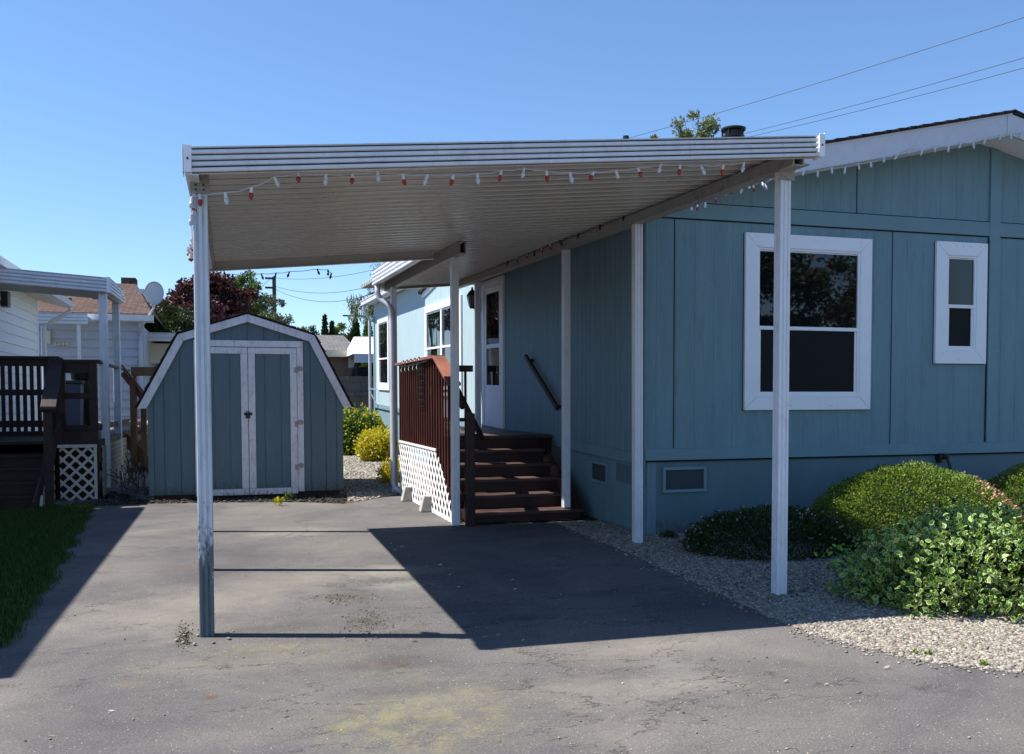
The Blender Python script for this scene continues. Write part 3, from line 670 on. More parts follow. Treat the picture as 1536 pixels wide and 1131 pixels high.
# wall lantern
z0 = 2.66
ln = MB(); ln.box(3.755, 3.788, 13.82-.04+.2, 13.82+.04+.2, z0, z0+.2); ln.tube([(3.77,14.02,z0+.03),(3.70,14.02,z0-.02),(3.64,14.02,z0+.05)], .01, 6)
lt = ln.build('wall_lantern', M['iron'], H)
l2 = MB(); c = (3.62, 14.02, z0+.04)
l2.lathe([(.035,0),(.045,.02),(.05,.03)], c, 6); l2.lathe([(.095,.19),(.06,.25),(.02,.29),(.012,.33)], c, 6)
for k in range(6):
    a = k*math.pi/3; l2.tube([(c[0]+.05*math.cos(a), c[1]+.05*math.sin(a), c[2]+.03), (c[0]+.085*math.cos(a), c[1]+.085*math.sin(a), c[2]+.19)], .006, 4)
l2.build('lantern_cage', M['iron'], lt)
l3 = MB(); l3.lathe([(.042,.03),(.074,.185)], c, 6); l3.build('lantern_glass', plain('lantern_smoked_glass', (.12,.13,.14), .1), lt)
# grab rail on the wall
gr = MB(); gr.bar((3.71, 11.6, 1.86), (3.71, 10.37, 1.19), .04, .055)
gro = gr.build('handrail', M['darkwood'], H, bev=.004)
for t in (.06, .94):
    g3 = MB(); p = Vector((3.71,11.6,1.86)).lerp(Vector((3.71,10.37,1.19)), t); g3.box(3.71, 3.79, p.y-.02, p.y+.02, p.z-.04, p.z)
    g3.build('rail_bracket', M['darkwood'], gro)
# hose bib
hb = MB(); hb.box(7.13,7.25,8.05,8.12,.66,.70); hb.tube([(7.19,8.06,.68),(7.19,8.0,.66),(7.21,7.98,.56)], .016, 6); hb.lathe([(.03,0),(.03,.012)], (7.19,8.02,.70), 8); hb.box(7.14,7.17,8.06,8.12,.62,.72)
hb.build('hose_bib', M['iron'], H)
# roof pipes
def roofz(x, y): return rake(x)+.244+K(y)
ch = MB(); cx = 5.507; y_ = 9.5; zb = roofz(cx, y_)-.15
ch.lathe([(.10,zb),(.10,4.235),(.125,4.24),(.13,4.26),(.105,4.265),(.105,4.275)], (cx,y_,0), 20)
cho = ch.build('chimney', M['black'], R_, smooth=False)
c2 = MB(); c2.lathe([(.095,4.275),(.095,4.33)], (cx,y_,0), 12); c2.lathe([(.135,4.325),(.14,4.335),(.14,4.35),(.05,4.372),(.0,4.375)], (cx,y_,0), 20)
for k in range(5):
    a = k*1.257; c2.box(cx+.12*math.cos(a)-.008, cx+.12*math.cos(a)+.008, y_+.12*math.sin(a)-.008, y_+.12*math.sin(a)+.008, 4.26, 4.33)
c2.build('chimney_cap', M['iron'], cho)
vp = MB(); zb = roofz(4.175, 9.5)-.2; vp.lathe([(.028,zb),(.028,4.13),(.034,4.13),(.034,4.165),(.0,4.17)], (4.19,9.5,0), 10); vp.build('vent_pipe', M['black'], R_)
# ------------------------------------------------------------------ carport
def zc(x, y): return 2.52+.0936*(x+.18)+.03*(y-5.1)
def pan(mb, x0, x1, y0, y1, th=.062, per=.178):
    ys = [(y0, 0)]; k = y0+per*.5
    while k < y1-.05:
        ys += [(k-.030, 0), (k-.026, -.008), (k-.020, -.008), (k-.018, .048), (k+.024, .048), (k+.027, -.002), (k+.034, 0)]
        k += per
    ys.append((y1, 0)); n = len(ys); vs = []; mb.seam = [4*i for i in range(n-1) if max(ys[i][1], ys[i+1][1]) > .02]
    for x in (x0, x1):
        for y, d in ys: vs.append((x, y, zc(x, y)+d))
        for y, d in ys: vs.append((x, y, zc(x, y)+th))
    fs = []
    for i in range(n-1):
        fs += [(i, i+1, 2*n+i+1, 2*n+i), (n+i, 2*n+n+i, 2*n+n+i+1, n+i+1), (i, n+i, n+i+1, i+1), (2*n+i, 2*n+i+1, 3*n+i+1, 3*n+i)]
    fs += [(0, 2*n, 3*n, n), (n-1, 2*n-1, 4*n-1, 3*n-1)]
    mb.add(vs, fs)
def ribbed(mb, p, q, out, h=.145, z0=-.066, t=.02, ribs=4):   # corrugated fascia from p to q, profile pushed along out
    p, q, out = Vector(p), Vector(q), Vector(out); prof = []
    rh = h/ribs
    for k in range(ribs):
        zb = z0+k*rh
        prof += [(.004, zb+rh*.0), (.011, zb+rh*.12), (.013, zb+rh*.4), (.011, zb+rh*.66), (.003, zb+rh*.74), (-.016, zb+rh*.76), (-.016, zb+rh*.94), (.003, zb+rh*.985)]
    n = len(prof)-1
    prof = [(-.004, z0)]+prof+[(.010, z0+h+.0), (.010, z0+h+.008), (-t, z0+h+.008), (-t, z0+h-.006), (-.006, z0+h-.006)]
    back = [(-t, z0), (-t, z0+.006), (-.006, z0+.006)]
    poly = [p+out*d+Vector((0, 0, z)) for d, z in prof[:]]
    # closed thin sheet: outer profile then straight inner line
    pts = [(d, z) for d, z in prof[1:n+2]]+[(.012, z0+h+.006), (-.024, z0+h+.006), (-.024, z0)]
    mb.prism([p+out*d+Vector((0, 0, z)) for d, z in pts], q-p)
    mb.prism([p+out*d+Vector((0, 0, z)) for d, z in ((-.025, z0), (-.025, z0+.006), (-.055, z0+.006), (-.055, z0))], q-p)
def fluted(w=.0765):
    h = w/2; g = .0075; prof = []
    face = [(-h+.004, -h), (-.021, -h), (-.019, -h+g), (-.010, -h+g), (-.008, -h), (.008, -h), (.010, -h+g), (.019, -h+g), (.021, -h), (h-.004, -h)]
    pts = []
    for k in range(4):
        c, s = math.cos(k*math.pi/2), math.sin(k*math.pi/2)
        pts += [(x*c-y*s, x*s+y*c) for x, y in face]
    return pts
FP = fluted()
def post(name, x, y, z0, z1, m, parent, w=1.0, lean=(0, 0)):
    mb = MB(); mb.prism([(x+lean[0]*0+a*w, y+b*w, z0) for a, b in FP], (lean[0], lean[1], z1-z0)); return mb.build(name, m, parent)
CPT = empty('carport', (1.7, 7.4, 0), 'white aluminium carport with flat ribbed roof over the driveway', 'carport')
XL, XR, YF, YB = -.185, 3.55, 5.10, 9.80
def seam(mb, o):
    o.data.materials.append(M['seam'])
    for i in mb.seam: o.data.polygons[i].material_index = 1
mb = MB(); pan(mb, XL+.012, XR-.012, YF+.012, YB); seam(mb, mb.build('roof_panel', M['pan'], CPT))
mb = MB(); ribbed(mb, (XL, YF, zc(XL, YF)), (XR, YF, zc(XR, YF)), (0, -1, 0), .122, -.056); ff = mb.build('front_fascia', M['alu'], CPT)
ff.data.materials.append(M['groove'])
for p_ in ff.data.polygons:
    if .0005 < p_.center.y+ff['org'][1]-YF < .0175 and p_.area > .01: p_.material_index = 1
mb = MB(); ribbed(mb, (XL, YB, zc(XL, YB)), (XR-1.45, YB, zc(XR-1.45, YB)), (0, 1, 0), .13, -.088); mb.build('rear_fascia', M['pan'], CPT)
mb = MB(); ribbed(mb, (XL, YF, zc(XL, YF)), (XL, YB, zc(XL, YB)), (-1, 0, 0)); mb.build('side_fascia', M['alu'], CPT)
for x in (XL, XR):
    mb = MB(); z = zc(x, YF); mb.box(x-.004 if x == XR else x-.016, x+.034 if x == XR else x+.022, YF-.028, YF-.023, z-.058, z+.080)
    s = x+.036 if x == XR else x-.018
    mb.box(min(s, s-.004), max(s, s-.004), YF-.028, YF+.10, z-.058, z+.086)
    ec = mb.build('end_cap', M['white'], ff, bev=.001)
    mb = MB(); mb.lathe([(.006,0),(.006,.004)], (x+(.004 if x == XL else .015), YF-.0285, z+.01), 8, Matrix.Rotation(math.pi/2,3,'X')); mb.build('rivet', M['black'], CPT)
x = XR-.03
mb = MB(); mb.bar((x, YF+.02, zc(x, YF)-.02), (x, YB, zc(x, YB)-.02), .05, .04)
mb.build('side_channel', M['beam'], CPT)
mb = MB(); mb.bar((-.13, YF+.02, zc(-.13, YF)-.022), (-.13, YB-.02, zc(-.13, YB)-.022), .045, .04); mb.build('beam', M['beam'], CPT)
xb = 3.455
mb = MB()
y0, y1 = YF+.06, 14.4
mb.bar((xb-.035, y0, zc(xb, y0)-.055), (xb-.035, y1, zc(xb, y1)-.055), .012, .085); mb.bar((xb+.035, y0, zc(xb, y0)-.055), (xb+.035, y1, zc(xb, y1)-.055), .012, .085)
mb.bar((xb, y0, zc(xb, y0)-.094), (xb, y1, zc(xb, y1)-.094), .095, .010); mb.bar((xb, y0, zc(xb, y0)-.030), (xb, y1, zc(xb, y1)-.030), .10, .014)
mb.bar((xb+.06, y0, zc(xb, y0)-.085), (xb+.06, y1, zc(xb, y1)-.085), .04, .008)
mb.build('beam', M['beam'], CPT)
for i, (x, y, z0, m) in enumerate([(-.13, 5.345, .005, 'post_dirty'), (-.163, 7.42, .005, 'post_dirty'), (-.200, 9.60, .005, 'post_dirty')]):
    o = post('post', x, y, z0, zc(x, y)-.045, M[m], CPT)
    if i == 0: o['label'] = 'front left post with black mildew at its foot'
post('post', 3.467, 5.352, .004, zc(3.46, 5.35)-.10, M['post_clean'], CPT)
post('post', 3.50, 7.66, .004, zc(3.46, 7.66)-.10, M['post_clean'], CPT, lean=(-.03,-.04))
post('post', 3.475, 9.45, .135, zc(3.46, 9.45)-.10, M['post_clean'], CPT)
post('post', 3.50, 13.25, .885, zc(3.46, 13.2)-.10, M['post_clean'], CPT)
# bracket on the front left post
mb = MB(); z = zc(-.13, 5.345)
mb.box(-.178, -.082, 5.298, 5.303, z-.13, z-.02); mb.box(-.178, -.173, 5.303, 5.39, z-.13, z-.03); mb.box(-.087, -.082, 5.303, 5.39, z-.13, z-.03)
bk = mb.build('post_bracket', M['beam'], CPT)
for x in (-.15, -.11):
    for zz_ in (-.11, -.085):
        mb = MB(); mb.lathe([(.006,0),(.006,.004)], (x, 5.2975, z+zz_), 8, Matrix.Rotation(math.pi/2,3,'X')); mb.build('bolt', M['black'], bk)
mb = MB(); z = zc(3.46, 5.35)
mb.box(3.41, 3.525, 5.306, 5.311, z-.16, z-.05); mb.build('post_bracket', M['beam'], CPT)
mb = MB(); mb.bar((3.56, 5.2, zc(3.56,5.2)+.02), (3.56, 9.8, zc(3.56, 9.8)+.02), .09, .006, (0,0,1)); mb.bar((3.67, 7.70, zc(3.67,7.7)+.035), (3.67, 9.9, zc(3.67,9.9)+.035), .235, .006); mb.build('flashing_and_sun_leak_plate', M['alu'], CPT)  # wide plate added to stop sun leaking between roof and wall
mb = MB(); mb.bar((1.93, 9.82, zc(1.93,9.82)+.068), (3.6, 9.82, zc(3.6,9.82)+.068), .12, .008); mb.build('added_sun_leak_cover', M['alu'], CPT)  # added plate that blocks a sun leak between the two roofs

# deck cover
DC = empty('deck_cover', (2.9, 12.2, 0), 'white ribbed aluminium roof over the red deck behind the carport', 'patio roof')
mb = MB(); pan(mb, 1.965, 3.775, 9.84, 14.45); seam(mb, mb.build('roof_panel', M['pan'], DC))
mb = MB(); ribbed(mb, (1.95, 9.84, zc(1.95, 9.84)), (1.95, 13.1, zc(1.95, 13.1)), (-1, 0, 0), .2, -.07); fs_ = mb.build('side_fascia', M['alu'], DC)
mb = MB(); ribbed(mb, (1.95, 13.1, zc(1.95, 13.1)), (2.35, 14.45, zc(2.35, 14.45)), (-.96, .28, 0), .2, -.07); ribbed(mb, (2.3, 14.45, zc(2.3, 14.45)), (3.77, 14.45, zc(3.77, 14.45)), (0, 1, 0), .12, -.05); mb.build('rear_fascia', M['pan'], DC)
xb = 2.215
mb = MB(); mb.bar((xb-.03, 8.95, zc(xb, 8.95)-.07), (xb-.03, 13.5, zc(xb, 13.5)-.07), .01, .12); mb.bar((xb+.03, 8.95, zc(xb, 8.95)-.07), (xb+.03, 13.5, zc(xb, 13.5)-.07), .01, .12); mb.bar((xb, 8.95, zc(xb, 8.95)-.128), (xb, 13.5, zc(xb, 13.5)-.128), .08, .008)
mb.build('beam', M['beam'], DC)
post('post', 2.215, 9.30, .012, zc(xb, 9.3)-.13, M['post_clean'], DC)
post('post', 2.20, 12.86, .004, zc(xb, 12.86)-.13, M['post_clean'], DC)
mb = MB(); zt = zc(1.95, 12.95)-.07
mb.tube([(1.985,12.9,zt+.03),(1.985,12.9,zt-.12),(2.02,12.89,zt-.2),(2.10,12.80,zt-.27),(2.15,12.77,zt-.36),(2.16,12.77,zt-.5),(2.16,12.77,.16),(2.19,12.74,.07),(2.27,12.55,.03)], .039, 10)
mb.build('downspout', M['gutter'], DC, smooth=True)

# ------------------------------------------------------------------ deck with stairs
DK = empty('deck', (3.0, 12.4, 0), 'dark red stained wooden deck with six steps and white lattice skirt at the blue door', 'deck')
mb = MB(); y = 10.7
while y < 14.5: mb.box(2.30 if y < 12.55 else 2.95, 3.76, y, min(y+.135, 14.5), .835, .872); y += .14
mb.build('deck_floor', M['tread'], DK, bev=.003)
for bb in ((2.30, 3.76, 10.73, 10.77, .60, .833), (2.27, 2.30, 10.2, 12.6, .68, .833), (2.96, 3.76, 14.46, 14.5, .6, .833)):
    mb = MB(); mb.box(*bb); mb.build('rim_joist', M['darkwood'], DK)
for bb in ((3.0,3.1,14.3,14.4,0,.83), (3.6,3.7,12.3,12.4,0,.83)):
    mb = MB(); mb.box(*bb); mb.build('deck_post', M['darkwood'], DK)
T = [(.715,10.44),(.565,10.18),(.42,9.92),(.27,9.66),(.12,9.36)]
mb = MB(); mr = MB(); prevY = 10.73; prevZ = .833
for i, (z, y) in enumerate(T):
    xr = 3.58 if i < 4 else 3.64
    yb = prevY-.003
    mb.box(2.40, xr, y, y+.125, z-.034, z); mb.box(2.40, xr, y+.132, yb, z-.034, z)
    mr.box(2.42, xr-.02, y+.022, y+.042, max(.012, z-.147), z-.036)
    prevY = y+.022
mb.build('stair_tread', M['tread'], DK, bev=.004); 
mr.box(2.42, 3.56, 10.722, 10.729, .717, .80); mr.build('stair_riser', M['darkwood'], DK)
for x0 in (2.375, 3.60):
    mb = MB(); mb.prism([(x0, 9.42, .012), (x0, 10.72, .012), (x0, 10.72, .83), (x0, 10.6, .80), (x0, 9.42, .15)], (.022, 0, 0)); mb.build('stair_stringer', M['darkwood'], DK)
RLX = 2.235
mb = MB(); mb.bar((RLX, 12.62, 1.775), (RLX, 10.16, 1.775), .14, .034); mb.build('rail_cap', M['redcap'], DK, bev=.004)['label'] = 'pale red top board of the side railing'
mb = MB(); mb.bar((RLX, 10.16, 1.77), (RLX, 9.42, 1.455), .14, .034); mb.build('rail_cap', M['redcap'], DK, bev=.004)['label'] = 'sloping reddish cap board beside the stairs'
mb = MB(); mb.box(RLX+.02, RLX+.055, 10.16, 12.6, 1.66, 1.755); mb.box(RLX+.02, RLX+.055, 10.2, 12.6, .80, .88)
mb.bar((RLX+.04, 10.16, 1.70), (RLX+.04, 9.22, 1.24), .035, .09); mb.bar((RLX+.04, 10.75, .98), (RLX+.04, 9.25, .22), .035, .09)
mb.box(RLX-.0, RLX+.09, 12.5, 12.59, .0, 1.75); mb.box(RLX+.06, RLX+.15, 10.66, 10.745, .0, 1.7); mb.build('railing_frame', M['darkwood'], DK)
mb = MB(); mb.box(2.30, 2.39, 9.17, 9.255, .012, 1.16); mb.build('newel_post', M['darkwood'], DK, bev=.004)
y = 12.55; n = 0
while y > 9.25:
    top = 1.755 if y > 10.16 else 1.745-(10.16-y)*.42
    bot = .735 if y > 10.22 else .735-(10.22-y)*.55-.05
    mb = MB(); mb.box(RLX-.024, RLX-.001, y-.032, y+.0, bot, top); mb.build('baluster', M['redwood'], DK, bev=.002); y -= .138; n += 1
def lattice(mb, o, ux, uz, w, h, sp=.085, sw=.036, t=.006, clip=None, th=(0,0,1)):
    """diagonal strips in the plane o+ux*a+uz*b clipped to polygon clip [(a,b)...] (convex)"""
    o, ux, uz, nrm = Vector(o), Vector(ux), Vector(uz), Vector(th)
    clip = clip or [(0,0),(w,0),(w,h),(0,h)]
    def clp(poly):
        for i in range(len(clip)):
            a, b = clip[i], clip[(i+1) % len(clip)]; out = []
            ins = lambda p: (b[0]-a[0])*(p[1]-a[1])-(b[1]-a[1])*(p[0]-a[0]) >= -1e-9
            for j in range(len(poly)):
                p, q = poly[j], poly[(j+1) % len(poly)]
                if ins(p): out.append(p)
                if ins(p) != ins(q):
                    d1 = (b[0]-a[0])*(p[1]-a[1])-(b[1]-a[1])*(p[0]-a[0]); d2 = (b[0]-a[0])*(q[1]-a[1])-(b[1]-a[1])*(q[0]-a[0]); tt = d1/(d1-d2)
                    out.append((p[0]+(q[0]-p[0])*tt, p[1]+(q[1]-p[1])*tt))
            poly = out
            if len(poly) < 3: return None
        return poly
    for s, lay in ((1, 0), (-1, 1)):
        k = -h-w
        while k < w+h:
            L = h+w; hw = sw*.7071
            if s > 0: poly = [(k-hw, 0), (k+hw, 0), (k+L+hw, L), (k+L-hw, L)]
            else: poly = [(k-hw, 0), (k+hw, 0), (k-L+hw, L), (k-L-hw, L)]
            pl = clp(poly)
            if pl: mb.prism([o+ux*a+uz*b+nrm*(t*lay*1.02) for a, b in pl], nrm*t)
            k += sp*1.414
mb = MB(); X0 = 2.222
lattice(mb, (X0, 12.55, 0.012), (0,-1,0), (0,0,1), 3.2, .75, .116, .034, .006, [(0,0),(3.15,0),(3.15,.10),(2.33,.72),(0,.72)], (-1,0,0))
mb.box(X0-.02, X0, 10.2, 12.55, .725, .75); mb.build('lattice_skirt', M['lattice'], DK)
mb = MB(); mb.box(2.215, 2.235, 9.42, 12.5, .0125, .05); mb.build('skirt_or_shade_board', M['lattice'], DK)
# rear railing of the deck
mb = MB(); mb.box(2.95, 3.72, 14.38, 14.46, 1.74, 1.84); mb.build('top_rail', M['darkwood'], DK); mb = MB(); mb.box(2.95, 3.72, 14.40, 14.44, .95, 1.01); mb.build('bottom_rail', M['darkwood'], DK)
for x in [2.96+.125*i for i in range(6)]:
    mb = MB(); mb.box(x, x+.035, 14.4, 14.435, .95, 1.74); mb.build('baluster', M['darkwood'], DK)
# inner grab rail
mb = MB(); mb.bar((2.50, 10.55, 1.50), (2.50, 9.30, .90), .04, .055); ig = mb.build('handrail', M['darkwood'], DK, bev=.004)
for t in (.1, .9):
    mb = MB(); p = Vector((2.50,10.55,1.50)).lerp(Vector((2.50,9.30,.90)), t); mb.bar(p-Vector((0,0,.03)), p+Vector((-.2,0,-.05)), .03, .03)
    mb.build('rail_bracket', M['darkwood'], ig)
# wire ornament on railing
mb = MB(); x = RLX-.05
for j in range(5):
    y = 11.05-.07*j; mb.tube([(x, y, 1.72), (x, y, 1.20)], .005, 5)
for j in range(7): mb.tube([(x, 10.75, 1.22+j*.075), (x, 11.07, 1.22+j*.075)], .005, 5)
tag(mb.build('wire_trellis', M['iron']), 'small black wire trellis hung on the red railing slats', 'trellis')
mb = MB()
for j in range(5):
    c = Vector((RLX-.06, 12.0-.26*j, 1.755)); pts = []
    for k in range(26):
        a = k*.5; r = .015+.0035*k; pts.append(c+Vector((.0+.02*math.sin(k), r*math.cos(a), .03+ -.6*r+r*math.sin(a)*.9)))
    mb.tube(pts, .005, 5)
mb.tube([(RLX-.06, 12.2, 1.74), (RLX-.065, 11.6, 1.72), (RLX-.06, 10.5, 1.74)], .005, 5)
tag(mb.build('wire_scroll', M['iron']), 'curly dark wire scroll ornament along the top of the red railing', 'ornament')
for i, (px, py) in enumerate([(628,752),(656,768)]):
    q = PG(px, py); e_ = MB(); x, y = 2.13, q.y
    e_.prism([(x-.05,y-.07,.012),(x+.08,y-.07,.012),(x+.09,y-.05,.19),(x+.0,y-.05,.20)], (0,.11,0))
    tag(e_.build('concrete_pier', M['concrete'], bev=.012), ['weathered concrete block against the lattice, nearer the shed', 'weathered concrete block against the lattice, nearer the stairs'][i], 'concrete block')

# ------------------------------------------------------------------ string lights
def bulb_meshes(mat_b, mat_s):
    b = MB(); b.lathe([(.009,-.026),(.0135,-.036),(.0145,-.044),(.011,-.056),(.004,-.066),(.0005,-.069)], (0,0,0), 10)
    s = MB(); s.lathe([(.0005,.006),(.009,.004),(.0095,-.012),(.010,-.027),(.0005,-.0275)], (0,0,0), 8)
    me = bpy.data.meshes.new('bulb'); me.from_pydata(b.v, [], b.f); me.materials.append(mat_b); me.polygons.foreach_set('use_smooth', [True]*len(me.polygons))
    ms = bpy.data.meshes.new('socket'); ms.from_pydata(s.v, [], s.f); ms.materials.append(mat_s)
    return me, ms
BM = {'r': bulb_meshes(M['bulb_red'], M['socket']), 'w': bulb_meshes(M['bulb_clear'], M['socket']), 'k': bulb_meshes(M['bulb_dark'], M['socket_dark'])}
def string(label, pts, extra=(), cord='wire_white', sc=.9, group=None):
    """pts: (Vector, colour)"""
    base = pts[0][0]; e = empty('string_lights', base, label, 'string lights', group)
    mb = MB(); line = []
    for i, (p, c) in enumerate(pts):
        line.append(p+Vector((0, 0, .004)))
        if i < len(pts)-1:
            q = pts[i+1][0]; line.append(p.lerp(q, .5)+Vector((0, 0, -.004)))
    mb.tube(list(extra)+line, .0032, 5); mb.build('cord', M[cord], e)
    for p, c in pts:
        me, ms = BM[c]
        for nm, mm, par in (('bulb', me, e), ):
            o = bpy.data.objects.new(nm, mm); col.objects.link(o); o.parent = e; o['org'] = tuple(base)
            o.location = p-Vector(base); o.rotation_euler = (rnd.gauss(0,.22), rnd.gauss(0,.28), rnd.uniform(0,6)); o.scale = (sc,)*3
            s = bpy.data.objects.new('socket', ms); col.objects.link(s); s.parent = o
    return e
fr = [(338,290,'w'),(377,282,'r'),(412,266,'w'),(447,260,'r'),(489,262,'w'),(529,262,'r'),(566,257,'w'),(604,262,'r'),(641,263,'w'),(680,263,'r'),(716,261,'w'),(752,257,'r'),(786,253,'w'),(820,257,'r'),(855,260,'w'),(890,259,'r'),(924,256,'w'),(957,253,'r'),(991,247,'w'),(1020,248,'r'),(1052,249,'w'),(1085,248,'r'),(1116,244,'w')]
string('red and clear bulbs strung below the front edge of the carport roof', [(PY(x, y, 5.16), c) for x, y, c in fr], [PY(300, 294, 5.28), PY(318, 291, 5.2)])
string('two loose bulbs and cord at the top of the left front carport post', [(PY(300, 292, 5.29), 'r'), (PY(288, 296, 5.30), 'w'), (PY(287, 305, 5.31), 'r'), (PY(287, 322, 5.31), 'w')], [])
string('clear bulbs hung along the sloping white gable fascia of the blue house', [(PY(1180+x/3.326, y/3.326-3.5, 7.67), 'w') for x, y in [(88,860),(155,865),(225,850),(292,848),(357,830),(420,823),(487,798),(552,783),(612,755),(677,760),(740,742),(808,743),(870,725),(930,725),(990,703),(1070,683),(1118,680),(1175,675),(1240,668)]])
string('bunched red and clear bulbs behind the right front carport post under the beam', [(PY(x, y-5, 7.62), c) for x, y, c in [(1001,315,'w'),(1010,315,'w'),(1019,311,'w'),(1036,312,'w'),(1046,312,'r'),(1058,308,'w'),(1073,300,'r'),(1082,287,'w'),(1089,289,'w'),(1099,286,'r'),(1104,284,'w'),(1114,286,'w'),(1124,279,'w'),(1130,283,'r'),(1143,277,'w'),(1147,281,'w'),(1163,268,'r')]])
string('dark bulbs dangling along the rear edge of the carport roof', [(PY(x, y, 9.88), 'k') for x, y in [(349,412),(370,412),(392,411),(414,410),(434,408),(476,404),(492,405),(497,410)]], [], 'cable')
string('dark bulbs along the joint of the carport ceiling and wall beam', [(PX(x, y, 3.38), c) for x, y, c in [(762,391,'k'),(775,386,'r'),(790,381,'r'),(801,377,'k'),(812,372,'r'),(825,367,'r'),(840,361,'k'),(868,349,'k'),(900,337,'k'),(936,322,'k')]], [], 'cable', .9)
# small cloth flag tied behind the left post
e = empty('cloth_ribbon', PY(288, 360, 5.42), 'crumpled red and white ribbon tied behind the left front carport post', 'ribbon')
q = PY(289, 372, 5.42); zz0 = q.z
mb = MB()
for k in range(5): mb.bar((q.x+.006*math.sin(k*2)-.004, 5.42+.004*k, zz0+.05-.024*k), (q.x+.02*math.cos(k)-.004, 5.425+.004*k, zz0+.03-.024*k), .035, .014)
mb.build('red_fold', plain('red_cloth', (.40,.03,.05), .8, .1), e)
mb = MB()
for k in range(4): mb.bar((q.x-.012+.012*math.sin(k*2+1), 5.40+.004*k, zz0+.045-.026*k), (q.x+.008*math.cos(k), 5.405+.004*k, zz0+.02-.026*k), .03, .012)
mb.tube([(q.x, 5.41, zz0+.32), (q.x-.006, 5.41, zz0+.15), (q.x, 5.41, zz0+.03)], .004, 5)
mb.build('white_fold', plain('white_cloth', (.62,.60,.60), .8, .1), e)

# ------------------------------------------------------------------ shed
S = empty('barn_shed', (.245, 14.0, 0), 'blue grey barn shaped shed with gambrel roof and white trimmed double doors', 'shed')
YS = 12.85; x0, x1 = -1.0, 1.49
prof = [(-1.09,1.245),(-.60,2.125),(.255,2.40),(1.105,2.14),(1.575,1.25)]
def gam(x, P=prof):
    for (a, za), (b, zb) in zip(P, P[1:]):
        if a <= x <= b: return za+(zb-za)*(x-a)/(b-a)
    return P[0][1]
def planks(mb, xs, y, zb, zt, gd=.012, gw=.011):
    for a, b in zip(xs, xs[1:]):
        n = 4; pts = [(a+gw/2, zb)]+[(b-gw/2, zb)]+[(a+gw/2+(b-a-gw)*k/n, zt(a+gw/2+(b-a-gw)*k/n)) for k in range(n, -1, -1)]
        if min(p[1] for p in pts[2:]) < zb+.01: continue
        mb.prism([(p[0], y, p[1]) for p in pts], (0, gd, 0))
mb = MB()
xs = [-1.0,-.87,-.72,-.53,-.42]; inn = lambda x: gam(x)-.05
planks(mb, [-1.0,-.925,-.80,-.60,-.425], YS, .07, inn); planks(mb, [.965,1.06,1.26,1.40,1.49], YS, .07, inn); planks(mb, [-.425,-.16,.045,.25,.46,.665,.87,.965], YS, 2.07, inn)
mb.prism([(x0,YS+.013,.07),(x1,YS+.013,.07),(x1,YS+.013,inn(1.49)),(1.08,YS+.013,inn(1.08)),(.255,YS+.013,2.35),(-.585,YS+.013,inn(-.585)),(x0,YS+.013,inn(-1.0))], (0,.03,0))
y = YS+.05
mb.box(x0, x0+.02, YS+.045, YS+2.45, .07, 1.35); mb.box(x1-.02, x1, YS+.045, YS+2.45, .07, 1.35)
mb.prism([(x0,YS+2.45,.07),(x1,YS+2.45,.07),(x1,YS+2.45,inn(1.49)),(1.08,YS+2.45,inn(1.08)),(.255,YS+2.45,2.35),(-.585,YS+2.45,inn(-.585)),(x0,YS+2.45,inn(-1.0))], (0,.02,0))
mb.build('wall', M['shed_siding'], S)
mb = MB(); mb.box(x0+.05, x1-.05, YS+.06, YS+2.4, 0, .068); mb.build('skid_base', M['darkwood'], S)
# roof
out = [(-1.145,1.20),(-.625,2.165),(.255,2.45),(1.125,2.18),(1.63,1.20)]
inr = [(-1.10,1.215),(-.60,2.12),(.255,2.40),(1.10,2.135),(1.585,1.215)]
mb = MB()
for i in range(4):
    mb.prism([(inr[i][0],YS-.02,inr[i][1]),(inr[i+1][0],YS-.02,inr[i+1][1]),(out[i+1][0],YS-.02,out[i+1][1]),(out[i][0],YS-.02,out[i][1])], (0,2.55,0))
ro = mb.build('roof', M['shingle_dark'], S)
mb = MB(); rr_ = random.Random(3)
for i in range(4):                                     # shingle courses lapping down each slope
    (ax, az_), (bx_, bz) = (out[i], out[i+1]) if i < 2 else (out[i+1], out[i]); L = math.hypot(bx_-ax, bz-az_); n = max(2, int(L/.13))
    nx, nz = (-(bz-az_)/L, (bx_-ax)/L); s = 1 if nz > 0 else -1; nx *= s; nz *= s
    for k in range(n):
        a, b = k/n, min(1, (k+1.05)/n); w_ = .012+rr_.uniform(0, .008)
        mb.prism([(ax+(bx_-ax)*a, YS-.075, az_+(bz-az_)*a),(ax+(bx_-ax)*a+nx*w_, YS-.075, az_+(bz-az_)*a+nz*w_),(ax+(bx_-ax)*b+nx*.004, YS-.075, az_+(bz-az_)*b+nz*.004),(ax+(bx_-ax)*b, YS-.075, az_+(bz-az_)*b)], (0,2.62,0))
mb.build('shingle_course', M['shingle_dark'], ro)
tr = MB(); TP = [(-1.118,1.195),(-.612,2.15),(.255,2.43),(1.115,2.165),(1.605,1.195)]
def off(P, d):
    o = []
    for i, p in enumerate(P):
        a = P[max(0, i-1)]; b = P[min(len(P)-1, i+1)]
        def nn(u, v): L = math.hypot(v[0]-u[0], v[1]-u[1]); return ((v[1]-u[1])/L, -(v[0]-u[0])/L)
        if i in (0, len(P)-1):
            n1 = nn(*((p, b) if i == 0 else (a, p))); o.append((p[0]+(n1[0]+.0)*d, p[1]+n1[1]*d*0+(0)))
            if i == 0: o[-1] = (p[0]+d/ abs(n1[0]), p[1])
            else: o[-1] = (p[0]-d/abs(n1[0]), p[1])
        else:
            n1, n2 = nn(a, p), nn(p, b); k = d/(1+n1[0]*n2[0]+n1[1]*n2[1]); o.append((p[0]+(n1[0]+n2[0])*k, p[1]+(n1[1]+n2[1])*k))
    return o
IP = off(TP, .098)
